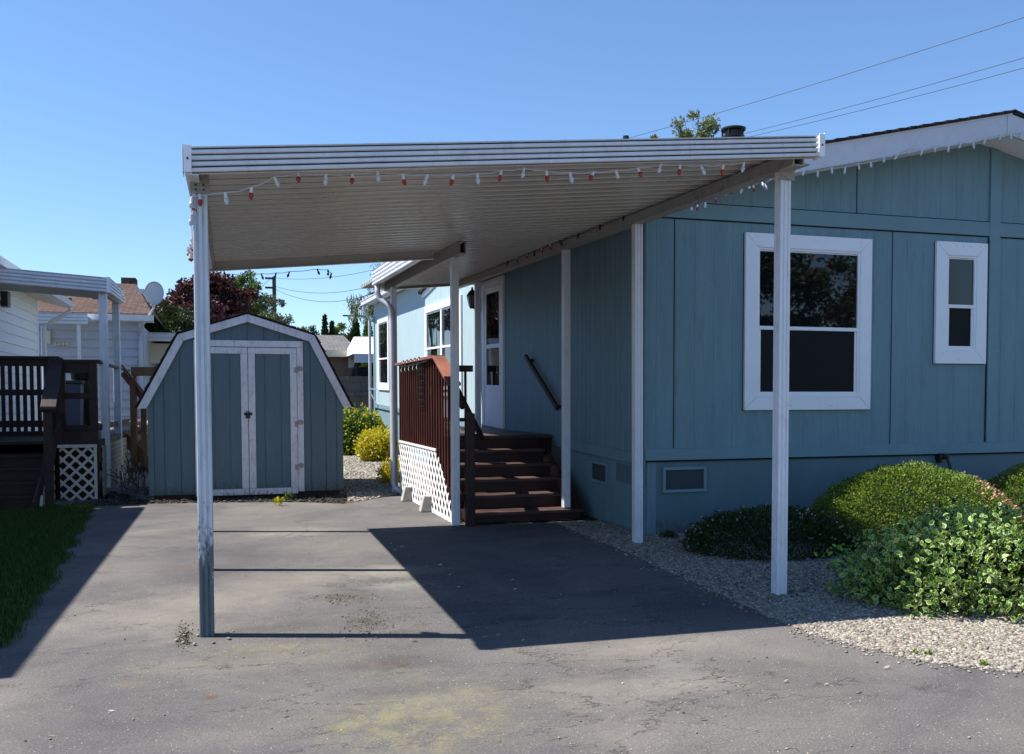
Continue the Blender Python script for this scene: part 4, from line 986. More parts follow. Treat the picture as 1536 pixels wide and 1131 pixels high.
for i in range(4):
    f = .0015
    a, b, c_, d2_ = TP[i], TP[i+1], IP[i+1], IP[i]
    sx = lambda p, q: (p[0]+(q[0]-p[0])*f/max(.1, math.hypot(q[0]-p[0], q[1]-p[1])), p[1]+(q[1]-p[1])*f/max(.1, math.hypot(q[0]-p[0], q[1]-p[1])))
    pl = [sx(a, b), sx(b, a), sx(c_, d2_), sx(d2_, c_)]
    tr.prism([(p[0], YS-.055, p[1]) for p in pl], (0, .03, 0))
tr.build('gable_trim', M['old_white'], S, bev=.003)
tr = MB(); tr.box(-.425, .965, YS-.028, YS-.001, 2.002, 2.085); tr.box(-.425, -.345, YS-.026, YS-.001, .04, 2.0); tr.box(.885, .965, YS-.026, YS-.001, .07, 2.0)
tr.build('door_frame', M['old_white'], S, bev=.003)
for a, b, lab in ((-.34, .247, 'left'), (.254, .880, 'right')):
    w_ = .088
    fr_ = MB(); zb_ = .045
    fr_.box(a, a+w_, YS-.030, YS-.005, zb_+.083, 1.992-.083); fr_.box(b-w_, b, YS-.030, YS-.005, zb_+.083, 1.992-.083); fr_.box(a, b, YS-.031, YS-.005, 1.911, 1.992); fr_.box(a, b, YS-.031, YS-.005, zb_, zb_+.08)
    do = fr_.build('door', M['old_white'], S, bev=.003)
    pn = MB(); n = 3; xs_ = [a+w_, a+w_+.065, a+w_+.27, b-w_] if lab == 'left' else [a+w_, a+w_+.12, a+w_+.33, b-w_]
    planks(pn, xs_, YS-.016, zb_+.08, lambda x: 1.912, .008, .010); pn.box(a+w_, b-w_, YS-.008, YS-.005, zb_+.08, 1.912)
    pn.build('door_panel', M['shed_siding'], do)
    if lab == 'right':
        for z in (1.70, .98, .40):
            hg = MB(); hg.box(b-.035, b+.012, YS-.037, YS-.031, z-.035, z+.035); hg.lathe([(.036,0),(.036,.004)], (b+.045, YS-.028, z+.02), 12, Matrix.Rotation(math.pi/2,3,'X')); hg.tube([(b+.004, YS-.04, z-.05),(b+.004, YS-.04, z+.05)], .007, 6); hg.build('hinge', M['rust'], do)
    else:
        for z in (1.70, .98, .40):
            hg = MB(); hg.box(a-.03, a+.04, YS-.037, YS-.031, z-.03, z+.03); hg.tube([(a, YS-.04, z-.045),(a, YS-.04, z+.045)], .007, 6); hg.build('hinge', M['rust'], do)
hs = MB(); hs.box(.195, .30, YS-.037, YS-.031, 1.10, 1.135); hs.tube([(.225,YS-.045,1.12),(.225,YS-.045,1.15),(.26,YS-.045,1.15),(.26,YS-.045,1.12)], .005, 6); hs.box(.215,.27,YS-.06,YS-.036,1.06,1.12)
hs.build('padlock', M['iron'], S, bev=.003)
# ------------------------------------------------------------------ neighbour on the left
def lap(mb, axis, a0, a1, c, z0, z1, per=.12, out=1, dep=.028):
    n = max(1, round((z1-z0)/per)); h = (z1-z0)/n
    for i in range(n):
        z = z0+i*h
        if axis == 'y': mb.prism([(c, a0, z), (c+out*dep, a0, z), (c+out*.002, a0, z+h-.001), (c, a0, z+h-.001)], (0, a1-a0, 0))
        else: mb.prism([(a0, c, z), (a0, c+out*dep, z), (a0, c+out*.002, z+h-.001), (a0, c, z+h-.001)], (a1-a0, 0, 0))
NB = empty('white_sided_house', (-3.6, 12, 0), 'white lap sided neighbour house at the left edge behind the dark deck', 'house')
mb = MB(); lap(mb, 'y', 12.82, 19.3, -3.4, .3, 3.20, .158, 1); mb.box(-9, -3.401, 12.85, 19.25, 0, 3.2); mb.box(-9, -3.9, 5.9, 12.8, 0, 3.9); mb.build('wall', M['siding_white'], NB)  # front block is out of view, added below the shadow-casting roof
mb = MB(); mb.box(-3.41, -3.375, 19.24, 19.33, .3, 3.2); mb.build('corner_board', M['white'], NB)
mb = MB(); mb.prism([(-2.95, 12.82, 3.08), (-2.95, 12.82, 3.22), (-6, 12.82, 3.95), (-6, 12.82, 3.81)], (0, 6.9, 0)); mb.prism([(-3.26,5.54,3.82),(-3.26,5.54,3.95),(-6.5,5.54,4.7),(-6.5,5.54,4.57)], (0,7.26,0)); r1 = mb.build('roof', M['soffit'], NB)  # second slab: unseen front roof, shaped to cast the driveway shadow
mb = MB(); mb.prism([(-2.93, 12.82, 3.222), (-2.93, 12.82, 3.24), (-6, 12.82, 3.98), (-6, 12.82, 3.96)], (0, 6.95, 0)); mb.build('roof_shingles', M['shingle_brown'], r1)
mb = MB(); mb.box(-2.95, -2.83, 12.9, 19.72, 3.09, 3.2); mb.tube([(-2.88,19.6,3.1),(-2.88,19.6,3.0),(-3.2,19.62,2.8),(-3.32,19.5,2.7),(-3.32,19.5,.3)], .045, 8); mb.build('gutter', M['gutter'], r1)
q = PX(3, 447, -3.38); mb = MB(); mb.box(-3.38, -3.28, q.y-.1, q.y+.1, q.z-.14, q.z+.1); mb.build('wall_lantern', M['iron'], NB)

NC = empty('deck_awning', (-2.4, 14.8, 0), 'white ribbed aluminium awning above the dark deck on the left', 'patio roof')
def zn(x, y): return 2.80+(-1.53-x)*.065+.03*(y-13.8)
mb = MB()
mb.add([(x, y, zn(x, y)+dz) for dz in (.02, .05) for x, y in ((-3.39,13.83),(-1.55,13.83),(-1.57,16.0),(-3.39,16.0))], [(0,3,2,1),(4,5,6,7),(0,1,5,4),(1,2,6,5),(2,3,7,6),(3,0,4,7)])
for k in range(14):
    y = 13.9+.152*k; mb.bar((-3.38, y, zn(-3.38, y)+.012), (-1.56, y, zn(-1.56, y)+.012), .03, .02)
mb.build('roof_panel', M['pan'], NC)
mb = MB(); ribbed(mb, (-3.6,13.8,zn(-3.6,13.8)), (-1.53,13.8,zn(-1.53,13.8)), (0,-1,0), .19, -.03); ribbed(mb, (-1.53,13.8,zn(-1.53,13.8)), (-1.56,16.0,zn(-1.56,16)), (1,0,0), .19, -.03); ncf = mb.build('fascia', M['alu'], NC)
mb = MB(); z = zn(-1.53,13.8); mb.box(-1.56,-1.512,13.782,13.787,z-.035,z+.175); mb.build('end_cap', M['white'], ncf)
mb = MB(); mb.bar((-1.62,13.84,zn(-1.6,13.8)-.02),(-1.64,15.98,zn(-1.6,16)-.02),.06,.07); mb.build('beam', M['beam'], NC)
post('post', -1.625, 13.93, .1, zn(-1.6,13.9)-.04, M['alu'], NC, 1.35)
post('post', -1.665, 15.85, .1, zn(-1.6,15.9)-.04, M['alu'], NC, 1.35)

ND = empty('brown_deck', (-2.6, 14, 0), 'dark brown neighbour deck with steps, slatted railings and white lattice on the left', 'deck')
W_ = M['nbr_dark']
mb = MB(); mb.box(-3.38, -1.66, 13.25, 17.6, .74, .78); mb.build('deck_floor', W_, ND)
mb = MB(); mb.box(-2.2, -1.64, 13.22, 13.25, .70, .90); mb.box(-3.38,-2.2,13.2,13.25,.55,.78); mb.box(-1.66,-1.63,13.25,17.6,.5,.78); mb.build('deck_frame', W_, ND)
for i in range(5):
    z = .62-.15*i; y = 12.98-.26*i
    mb = MB(); mb.box(-3.38, -2.20, y, y+.27, z-.035, z); mb.build('stair_tread', W_, ND, bev=.004)
    mb = MB(); mb.box(-3.38, -2.21, y+.02, y+.04, max(0, z-.15), z-.036); mb.build('stair_riser', W_, ND)
mb = MB(); mb.box(-3.38,-2.21,13.2,13.22,.63,.74); mb.prism([(-2.20,11.95,0),(-2.20,13.2,0),(-2.20,13.2,.76),(-2.20,12.9,.66),(-2.20,11.95,.12)], (.03,0,0)); mb.build('stair_stringer', W_, ND)
mb = MB(); mb.bar((-2.14,13.38,1.84),(-2.06,12.25,1.18),.17,.045); mb.build('rail_cap', M['nbr_dark'], ND, bev=.005)
mb = MB(); mb.box(-2.19,-1.6,13.28,13.42,1.80,1.835); mb.build('rail_cap', W_, ND, bev=.003)
mb = MB(); mb.box(-2.12,-2.03,12.28,12.37,0,1.17); mb.build('newel_post', W_, ND, bev=.004)
mb = MB(); mb.box(-2.12,-2.03,13.30,13.39,.78,1.80); mb.box(-1.74,-1.65,13.30,13.39,0,1.80); mb.build('railing_post', W_, ND, bev=.003)
mb = MB()
mb.box(-2.03,-1.74,13.33,13.37,1.66,1.80); mb.box(-2.03,-1.74,13.33,13.37,1.32,1.40); mb.box(-2.03,-1.74,13.33,13.37,.88,.98)
mb.bar((-2.1,13.3,1.10),(-2.05,12.35,.55),.035,.12); mb.bar((-2.12,13.3,1.74),(-2.06,12.35,1.12),.03,.10)
mb.build('railing_board', W_, ND)
# rear railing with vertical slats
mb = MB(); yb = 15.6
mb.box(-3.38,-2.45,yb-.05,yb+.09,1.93,1.97); mb.box(-3.38,-2.45,yb,yb+.035,1.82,1.93); mb.box(-3.38,-2.45,yb,yb+.035,1.38,1.47); mb.box(-3.38,-2.45,yb,yb+.035,.90,1.0); mb.box(-3.38,-2.45,yb,yb+.035,.76,.84)
mb.box(-2.52,-2.43,yb-.02,yb+.07,.76,1.93)
mb.build('railing_board', W_, ND)
x = -3.36
while x < -2.5:
    mb = MB(); mb.box(x, x+.055, yb+.036, yb+.05, .8, 1.9); mb.build('slat', W_, ND); x += .098
mb = MB(); mb.box(-1.70,-1.64,13.42,17.6,1.80,1.835); mb.box(-1.69,-1.66,13.42,17.6,.9,.98)
mb.build('side_rail', W_, ND)
mb = MB(); mb.box(-3.3,-1.68,13.55,13.57,0,.72); mb.build('skirt_or_shade_board', W_, ND)  # added dark sheet standing for the shade under the deck
mb = MB(); lattice(mb, (-2.10,13.235,.0), (1,0,0), (0,0,1), .42, .69, .108, .032, .005, None, (0,-1,0)); mb.box(-1.69,-1.655,13.21,13.235,0,.70); mb.box(-2.12,-1.65,13.2,13.235,.69,.73); mb.build('lattice_skirt', M['lattice_dim'], ND)
mb = MB(); lattice(mb, (-2.165,12.2,.0), (0,1,0), (0,0,1), 1.0, .69, .088, .034, .005, [(0,0),(1.0,0),(1.0,.66),(.85,.6),(0,.05)], (1,0,0)); mb.bar((-2.15,12.2,.04),(-2.15,12.28,.16),.03,.03); mb.build('lattice_skirt', M['lattice_dim'], ND)
mb = MB(); lattice(mb, (-1.625,13.5,.0), (0,1,0), (0,0,1), 3.6, .7, .088, .034, .005, None, (1,0,0)); mb.build('lattice_skirt', M['lattice_dim'], ND)
# things on / behind the neighbour deck
q = PY(110, 600, 15.3)
B = empty('wheeled_bin', (q.x, 15.4, .78), 'blue grey plastic bin with a dark lid standing on the brown deck', 'bin')
mb = MB(); mb.prism([(q.x-.13,15.2,.78),(q.x+.10,15.2,.78),(q.x+.12,15.2,1.55),(q.x-.15,15.2,1.55)], (0,.3,0)); mb.build('body', M['binblue'], B, bev=.01)
mb = MB(); mb.box(q.x-.17,q.x+.14,15.17,15.52,1.555,1.60); mb.build('lid', M['black'], B, bev=.006)
q = PY(145, 600, 16.2)
mb = MB(); mb.box(q.x-.10,q.x+.02,16.1,16.2,.78,1.92); tag(mb.build('wooden_post', M['nbr_brown'], bev=.005), 'pale tan wooden post standing on the brown deck behind the bin', 'post')
mb = MB(); a, b = PY(90, 566, 16.8), PY(160, 566, 16.8)
mb.lathe([(.14,0),(.19,.02),(.21,.2),(.18,.2)], (PY(126,572,16.5).x, 16.5, 1.62), 14); mb.box(PY(126,572,16.5).x-.12,PY(126,572,16.5).x+.12,16.4,16.6,.78,1.62); tag(mb.build('planter_pot', M['black']), 'black pot on a stand behind the dark railing of the brown deck', 'planter')
rk = []
for _ in range(300): rk.append((rnd.uniform(-2.6,-.9), rnd.uniform(18.4,20.5)))
stones('rock_pile', 'sunlit pale rocks heaped beyond the brown deck', np.array(rk), .13, M['stone'], .9, RNG.uniform(0, .75, 300))
q = PY(130, 640, 17.9); rk = np.array([(q.x+rnd.uniform(-.35,.3), 17.9+rnd.uniform(-.2,.2)) for _ in range(36)])
# brown stairs behind
RS = empty('tan_stair_railing', (-1.5, 17.0, 0), 'tan brown stair railing with lattice descending between the deck and shed', 'railing')
mb = MB(); a = PY(183, 548, 16.6); b = PY(226, 612, 16.6); mb.bar(a, (b.x+.1, 16.6, b.z-.02), .12, .035); c_ = PY(185, 655, 16.6); d_ = PY(216, 692, 16.6); mb.bar(c_, (d_.x+.12, 16.6, d_.z-.1), .035, .16); mb.bar((a.x,16.62,a.z-.12),(b.x+.1,16.62,b.z-.14),.03,.09); RSo = mb.build('rail', M['nbr_brown'], RS)
for px, t in ((199, 566), (215, 590)):
    p = PY(px, t, 16.6); mb = MB(); mb.box(p.x-.045, p.x+.045, 16.55, 16.64, .2, p.z); mb.build('post', M['nbr_brown'], RS)
p = PY(184, 660, 16.62); mb = MB(); lattice(mb, (p.x, 16.62, .15), (1,0,0), (0,0,1), .42, .6, .075, .03, .005, [(0,0),(.42,.12),(.42,.25),(0,.58)], (0,-1,0)); mb.build('lattice_skirt', M['lattice_dim'], RS)
mb = MB(); p = PY(205, 549, 18); mb.box(p.x-.1, p.x+.8, 18, 18.05, 1.74, 1.9)
for k_ in range(3): mb.box(p.x-.1+.42*k_, p.x-.01+.42*k_, 18.051, 18.12, 0, 1.9)
tag(mb.build('plank_fence', M['nbr_brown']), 'low brown plank fence behind the tan stair railing', 'fence')
# dead branches between deck and shed
e = empty('dry_brush', (-1.25, 13.5, 0), 'dark dry twigs piled between the brown deck and the shed', 'brush')
mb = MB()
for _ in range(46):
    a = Vector((rnd.uniform(-1.45,-1.08), rnd.uniform(13.0,14.2), rnd.uniform(0,.3))); mb.tube([a, a+Vector((rnd.uniform(-.25,.25), rnd.uniform(-.2,.2), rnd.uniform(.05,.4)))], .006, 4)
mb.build('twigs', M['bark'], e)

# ------------------------------------------------------------------ brown roofed house behind
BH = empty('brown_roofed_house', (-2.9, 22, 0), 'grey blue sided house with brown shingle roof behind the left deck', 'house')
wx0, wx1 = PY(40,520,22).x, PY(210,520,22).x
mb = MB(); lap(mb, 'x', wx0, wx1, 22, .4, 3.0, .19, -1, .045); mb.box(wx0, wx1, 22.002, 27, 0, 2.98); mb.build('wall', M['siding_grey'], BH)
mb = MB(); mb.box(wx1-.02, wx1+.09, 21.95, 22.05, .4, 3.0); mb.tube([(wx1+.1,21.7,3.05),(wx1+.02,21.78,2.95),(wx1+.02,21.85,2.6),(wx1+.02,21.88,.4)], .04, 8); mb.build('downspout', M['siding_grey'], BH)
el = PY(40, 470, 21.6); er = PY(229, 471, 21.6); rl = PY(70, 426, 25.0); rr2 = PY(204, 426, 25.0)
mb = MB(); mb.add([(el.x,21.6,er.z),(er.x,21.6,er.z),(rr2.x,25.0,rr2.z),(rl.x,25.0,rr2.z),(er.x,28.6,er.z),(el.x,28.6,er.z),(er.x,21.6,er.z-.03),(el.x,21.6,er.z-.03)], [(0,1,2,3),(1,4,2),(3,2,4,5),(7,6,1,0)]); ro = mb.build('roof', M['shingle_brown'], BH)
mb = MB(); mb.box(el.x, er.x+.02, 21.5, 21.6, er.z-.16, er.z-.03); mb.box(el.x, er.x, 21.6, 22.0, er.z-.16, er.z-.14); mb.build('gutter', M['gutter'], ro)
q = PY(150, 447, 23.2); mb = MB(); mb.box(q.x-.17,q.x+.13,23.1,23.5,q.z-.12,q.z+.06); mb.build('roof_vent', M['black'], ro); mb = MB(); mb.box(q.x-.19,q.x+.15,23.05,23.52,q.z+.062,q.z+.10); mb.build('roof_vent', M['white'], ro)
q = PY(105, 455, 22.8); mb = MB(); mb.lathe([(.12,-.2),(.04,-.08),(.035,.12),(.0,.12)], (q.x,22.8,q.z), 10); mb.build('vent_pipe', M['black'], ro)
q = PY(197, 424, 25.3); mb = MB(); mb.box(q.x-.22,q.x+.12,25.1,25.6,q.z-.5,q.z+.1); mb.build('chimney', M['shingle_brown'], ro)
a, b = PY(40, 474, 20.6), PY(131, 474, 20.6)
mb = MB(); ribbed(mb, (a.x,20.6,b.z-.16), (b.x,20.6,b.z-.16), (0,-1,0), .2, 0, .02, 3); mb.box(a.x,b.x,20.62,22,b.z-.02,b.z+.0); aw = mb.build('awning', M['alu'], BH)
q = PY(118, 490, 20.7); mb = MB(); mb.box(q.x-.03,q.x+.03,20.67,20.73,.5,b.z-.16); mb.build('awning_post', M['alu'], aw)
for i, px in enumerate((84, 90, 96, 102)):
    q = PY(px, 518, 21.96); mb = MB(); mb.lathe([(.05,0),(.035,.02),(.03,.06)], (q.x,21.96,q.z), 8, Matrix.Rotation(-.5,3,'Y')); mb.build('wall_hook', M['soffit'], BH)
q = PY(69, 505, 21.96); mb = MB(); mb.box(q.x-.09,q.x+.09,21.9,21.98,q.z-.15,q.z+.13); mb.build('wall_lantern', M['soffit'], BH)
# satellite dish
q = PY(231, 440, 21.3); Dd = empty('satellite_dish', (q.x, 21.3, q.z-.4), 'pale grey oval satellite dish rising beside the brown shingle roof', 'satellite dish')
rot = Matrix.Rotation(math.radians(16), 3, 'Y') @ Matrix.Rotation(math.radians(15), 3, 'Z') @ Matrix.Rotation(math.radians(68), 3, 'X')
mb = MB(); prof = [(.0, .055), (.10, .05), (.2, .03), (.245, .0), (.25, -.01), (.2, .02), (.1, .04), (.0, .045)]; vs = []
n = 28
for r, z in prof:
    for k in range(n):
        v = rot @ Vector((r*.80*math.cos(6.2832*k/n), r*1.12*math.sin(6.2832*k/n), -z)); vs.append(v+Vector((q.x, 21.3, q.z)))
mb.add(vs, [(i*n+k, i*n+(k+1)%n, (i+1)*n+(k+1)%n, (i+1)*n+k) for i in range(len(prof)-1) for k in range(n)]); mb.build('reflector', M['dish'], Dd, smooth=True)
mb = MB(); mb.tube([(q.x,21.4,q.z-.05),(q.x-.02,21.45,q.z-.3),(q.x-.25,21.7,q.z-.62)], .022, 8); mb.build('mast', M['gutter'], Dd)
mb = MB(); mb.tube([(q.x,21.3,q.z-.28),(q.x-.22,20.95,q.z-.02)], .014, 6); mb.box(q.x-.28,q.x-.16,20.88,20.99,q.z-.05,q.z+.04); mb.build('receiver_arm', M['gutter'], Dd)
# low carport beyond
a, b = PY(214, 505, 24), PY(300, 500, 24)
LC = empty('low_carport', (a.x, 24, 0), 'low white roofed carport between the grey blue house and shed', 'carport')
mb = MB(); ribbed(mb, (a.x,24,a.z-.1), (b.x+1.5,24,a.z-.1), (0,-1,0), .2, 0, .02, 2); mb.box(a.x,b.x+1.5,24.02,29,a.z+.06,a.z+.1); mb.build('roof', M['gutter'], LC)
mb = MB(); mb.box(a.x,b.x+1.5,25,25.1,a.z-.6,a.z-.1); mb.build('beam', M['soffit'], LC)
mb = MB(); mb.box(a.x-.02,a.x+.04,24.1,24.16,0,a.z-.1); mb.box(b.x+1.4,b.x+1.46,24.1,24.16,0,a.z-.1); mb.build('post', M['alu'], LC)
mb = MB()
for k in range(9): mb.box(a.x+.08+.09*k, a.x+.16+.09*k, 26.6, 26.63, 0, PY(230,531,26.6).z)
mb.build('screen_panel', paint('pale_teal_panel_paint', (.20,.33,.33), .6, .1), LC)
mb = MB(); mb.box(a.x+.0,b.x+1.5,28.5,28.6,0,a.z); mb.build('rear_wall', M['tan'], LC)

# ------------------------------------------------------------------ right background: shed/garage, canopy, fence
a, b = PY(478,527,36), PY(538,527,36); t1, t2 = PY(473,503,38.5), PY(515,503,38.5)
GA = empty('small_garage', (a.x, 36, 0), 'tan garage with a low grey shingle roof behind the board fence', 'garage')
mb = MB(); mb.add([(a.x-3,36,b.z+.03),(b.x,36,b.z+.03),(t2.x,38.5,t2.z),(a.x-2,38.5,t2.z),(b.x,41,b.z),(a.x-3,41,b.z)], [(0,1,2,3),(1,4,2),(3,2,4,5)]); gro2 = mb.build('roof', M['shingle_grey'], GA)
mb = MB(); mb.box(a.x-3,b.x+.02,35.9,36.0,b.z-.22,b.z+.02); mb.build('fascia', M['soffit'], gro2)
mb = MB(); x = PY(527,540,36.4).x; mb.box(a.x-3,x,36.4,40.8,0,b.z-.1); mb.build('wall', M['tan'], GA)
mb = MB(); mb.box(x-.12,x,36.3,36.39,0,b.z-.2); mb.bar((x+.1,36.3,b.z-.25),(x-.12,36.3,b.z-1.1),.08,.12); mb.build('corner_board', M['siding_white'], GA)
xc = PY(508,560,36.38).x; mb = MB(); mb.box(xc-.18,xc+.12,36.36,36.395,.9,1.95); mb.build('wooden_door', M['nbr_brown'], GA)
a, b, c = PY(536,530,33.5), PY(566,527,33.5), PY(541,513,35)
CN = empty('canopy_shelter', (a.x, 33.5, 0), 'bright white canopy roof over a dark vehicle behind the fence', 'canopy')
mb = MB(); mb.add([(a.x-.1,33.5,a.z),(a.x+4,33.5,a.z),(a.x+3.6,35.2,c.z+.25),(a.x+.1,35.2,c.z+.2),(a.x-.1,37,a.z),(a.x+4,37,a.z),(a.x-.1,33.5,a.z-.02),(a.x+4,33.5,a.z-.02)], [(0,1,2,3),(0,3,4),(3,2,5,4),(1,5,2),(6,7,1,0)]); mb.build('fabric_roof', M['fabric_white'], CN)
mb = MB(); mb.box(a.x-.1,a.x+4,33.48,33.5,a.z-.33,a.z-.02); mb.build('valance', paint('canopy_valance_fabric', (.6,.63,.7), .8), CN)
mb = MB(); mb.box(a.x-.05,a.x+.0,33.55,33.6,0,a.z-.1); mb.box(a.x+3.9,a.x+3.95,33.55,33.6,0,a.z-.1); mb.build('pole', M['iron'], CN)
V_ = empty('parked_van', (a.x+1.3, 35, 0), 'black van parked in the shade under the white canopy', 'van')
vz = a.z-.45; X0_ = a.x-.25
mb = MB(); mb.prism([(X0_,34.2,.35),(X0_+3.4,34.2,.35),(X0_+3.4,34.2,1.5),(X0_+2.6,34.2,1.6),(X0_+2.2,34.2,vz),(X0_+.15,34.2,vz),(X0_,34.2,1.6)], (0,1.8,0)); vb = mb.build('body', M['carbody'], V_, bev=.06)
mb = MB(); mb.box(X0_+.25,X0_+2.0,34.185,34.2,1.72,vz-.15); mb.build('side_window', M['glass'], V_)
mb = MB()
for x in (X0_+.7, X0_+2.7): mb.lathe([(.34,0),(.34,.2)], (x,34.35,.34), 18, Matrix.Rotation(math.pi/2,3,'X'))
mb.build('wheel', M['black'], V_)
FN = empty('board_fence', (3.2, 28, 0), 'weathered grey board fence at the end of the gravel path', 'fence')
mb = MB(); x = 1.8
while x < 6.2:
    mb.box(x, x+.135, 28, 28.02, .1, 1.90+rnd.uniform(-.01,.01)); x += .143
mb.build('fence_board', M['fencewood'], FN)
mb = MB(); mb.box(1.8,6.2,27.95,27.99,1.86,2.0); mb.box(1.8,6.2,27.94,27.99,1.42,1.52); mb.box(1.8,6.2,27.95,27.99,.3,.4); mb.build('fence_rail', M['fencewood'], FN)

# ------------------------------------------------------------------ utility poles and wires
def pole(px, py_top, Y, label, arms, h0=0):
    p = PY(px, py_top, Y); e = empty('utility_pole', (p.x, Y, 0), label, 'utility pole')
    mb = MB(); mb.tube([(p.x,Y,0),(p.x,Y,p.z)], [.17,.12], 10); mb.build('pole', M['pole'], e)
    for (ya, l, r) in arms:
        z = PY(px, ya, Y).z; m2 = MB(); m2.box(p.x-l, p.x+r, Y-.16, Y-.05, z-.06, z+.06); m2.build('crossarm', M['pole'], e)
    return p
pole(411, 415, 60, 'wooden utility pole left of the wires, seen above the shed roof', [(418,.55,.0),(432,.55,.1)])
pole(533, 468, 75, 'wooden utility pole with wide crossarm above the cypress hedge', [(474, 1.0, 1.0)])
def wire(label, a, b, sag=.3, r=.012):
    a, b = Vector(a), Vector(b); pts = []
    for i in range(25):
        t = i/24; p = a.lerp(b, t); p.z -= sag*4*t*(1-t); pts.append(p)
    mb = MB(); mb.tube(pts, r, 5); tag(mb.build('overhead_wire', M['cable']), label, 'wire')
wire('highest of the overhead wires crossing the sky at upper right', PY(925,212,48), PY(1600,5,26), .15, .014)
wire('middle overhead wire at upper right, upper one of the close pair', PY(1050,216,52), PY(1620,62,27), .15, .013)
wire('lowest overhead wire at upper right, lower one of the close pair', PY(1050,221,52), PY(1620,79,27), .15, .013)
wire('upper wire strung right from the utility pole above the shed', PY(411,417,60), PY(640,380,48), .5, .014)
wire('middle wire strung right from the utility pole above the shed', PY(411,429,60), PY(640,395,48), .9, .016)
wire('lowest wire strung right from the utility pole above the shed', PY(411,433,60), PY(640,396,47), 1.3, .016)
wire('short wire running left from the pole into the trees', PY(405,418,60), PY(370,445,55), .1, .014)

# ------------------------------------------------------------------ trees
def Pq(px, py, Y): return PY(px, py, Y)
c = Pq(308, 462, 30)
tree('plum_tree', 'round purple leaved plum tree behind the barn shed', 'tree', (c.x, 30, 0), 3.6, [((c.x-.25,30,c.z-.05),(1.45,1.2,.95)),((c.x+.1,30,c.z+.55),(.8,.8,.62)),((c.x+.75,30,c.z+.1),(.75,.9,.8)),((c.x-1.1,30,c.z-.25),(.6,.8,.55))], M['leaf_purple'], 16000, .13, .075, .16, nclus=110, cs=.34)
c = Pq(397, 465, 38)
tree('poplar_tree', 'pale green feathery tree right of the purple plum tree', 'tree', (c.x, 38, 0), 4.6, [((c.x-.7,38,c.z+.45),(.75,.8,1.1)),((c.x+.1,38,c.z-.2),(.95,.8,.8)),((c.x-.2,38,c.z-.9),(1.3,.9,.8))], M['leaf_olive'], 9000, .13, .05, .14, nclus=90, cs=.30)
c = Pq(430, 495, 34)
tree('leafy_shrub_tree', 'low yellow green tree sloping down behind the shed roof', 'tree', (c.x, 34, 0), 2.6, [((c.x-.7,34,c.z+.05),(.75,.7,.5)),((c.x+.1,34,c.z-.35),(.75,.7,.55)),((c.x+.6,34,c.z-.65),(.4,.5,.4))], M['leaf_olive'], 6000, .10, .045, .1, nclus=60, cs=.4)
c = Pq(372, 428, 33)
tree('green_tree', 'dark green tree crown between the plum tree and the utility pole', 'tree', (c.x-.1, 33, 0), 4.4, [((c.x-.15,33,c.z-.5),(.42,.5,.95))], M['leaf_green'], 3500, .10, .05, .1, nclus=36, cs=.4)
c = Pq(262, 480, 26)
tree('rounded_conifer', 'dark green clipped conifer in front of the plum tree', 'shrub', (c.x, 26, 0), 2.6, [((c.x-.02,26,c.z-.2),(.55,.5,.62)),((c.x+.55,26.2,c.z-.3),(.3,.4,.45))], M['leaf_dark'], 9000, .07, .03, .08, bias=.6, nclus=90, cs=.3)
c = Pq(228, 480, 27)
tree('dark_hedge', 'black green hedge behind the grey blue house corner', 'shrub', (c.x, 27, 0), 2.4, [((c.x+.0,27,c.z-.3),(.6,.5,.75))], M['leaf_dark'], 6000, .08, .035, .08, bias=.5, nclus=60, cs=.3)
def cone_tree(name, label, px, ptop, pw, Y, m=None, n=2600):
    t = Pq(px, ptop, Y); w_ = (Pq(px+pw, ptop, Y)-t).length; e = empty(name, (t.x, Y, 0), label, 'tree')
    mb = MB(); mb.tube([(t.x,Y,0),(t.x,Y,t.z-.3)], [.09,.02], 6); mb.build('trunk', M['bark'], e)
    z = t.z-2.6*RNG.random(n)**.8; r = w_*np.minimum(1, ((t.z-z)/1.6)**.75)*(.55+.45*RNG.random(n)); a = RNG.random(n)*6.283; r *= 1+.18*np.sin(a*3+z*7)
    P = np.stack([t.x+r*np.cos(a), Y+r*np.sin(a), z], 1); D = np.stack([np.cos(a)*.6, np.sin(a)*.6, np.ones(n)], 1)
    leaves('crown', m or M['leaf_dark'], e, P, .13, .06, unit(D), .65)
cone_tree('cypress_tree', 'slim pointed cypress, leftmost of the row behind the garage roof', 487, 474, 6, 44)
cone_tree('cypress_tree', 'shorter slim cypress, second in the row behind the garage roof', 498, 484, 6, 44)
cone_tree('cypress_tree', 'broad dark cypress left of the tallest one by the blue house', 533, 480, 11, 44, n=4000)
cone_tree('cypress_tree', 'pointed bright green cypress beside the gutter corner of the blue house', 552, 479, 10, 43, M['leaf_green'], 4000)
c = Pq(513, 494, 46)
tree('golden_tree', 'yellow green bushy tree in the cypress row', 'tree', (c.x, 46, 0), 4.2, [((c.x,46,c.z-.2),(.62,.5,.62)),((c.x-.2,46,c.z-.9),(.6,.5,.7))], leafmat('golden_green_leaves', [(.16,.19,.03),(.26,.28,.05),(.09,.12,.02)], .3), 4000, .13, .07, .1, nclus=40, cs=.4)
c = Pq(470, 497, 60)
tree('distant_tree', 'tiny dark tree on the skyline just right of the shed peak', 'tree', (c.x, 60, 0), 5.0, [((c.x,60,c.z-.1),(.38,.4,.4)),((c.x+.1,60,c.z-.8),(.5,.4,.5))], M['leaf_dark'], 900, .14, .07, .08, nclus=12, cs=.5)
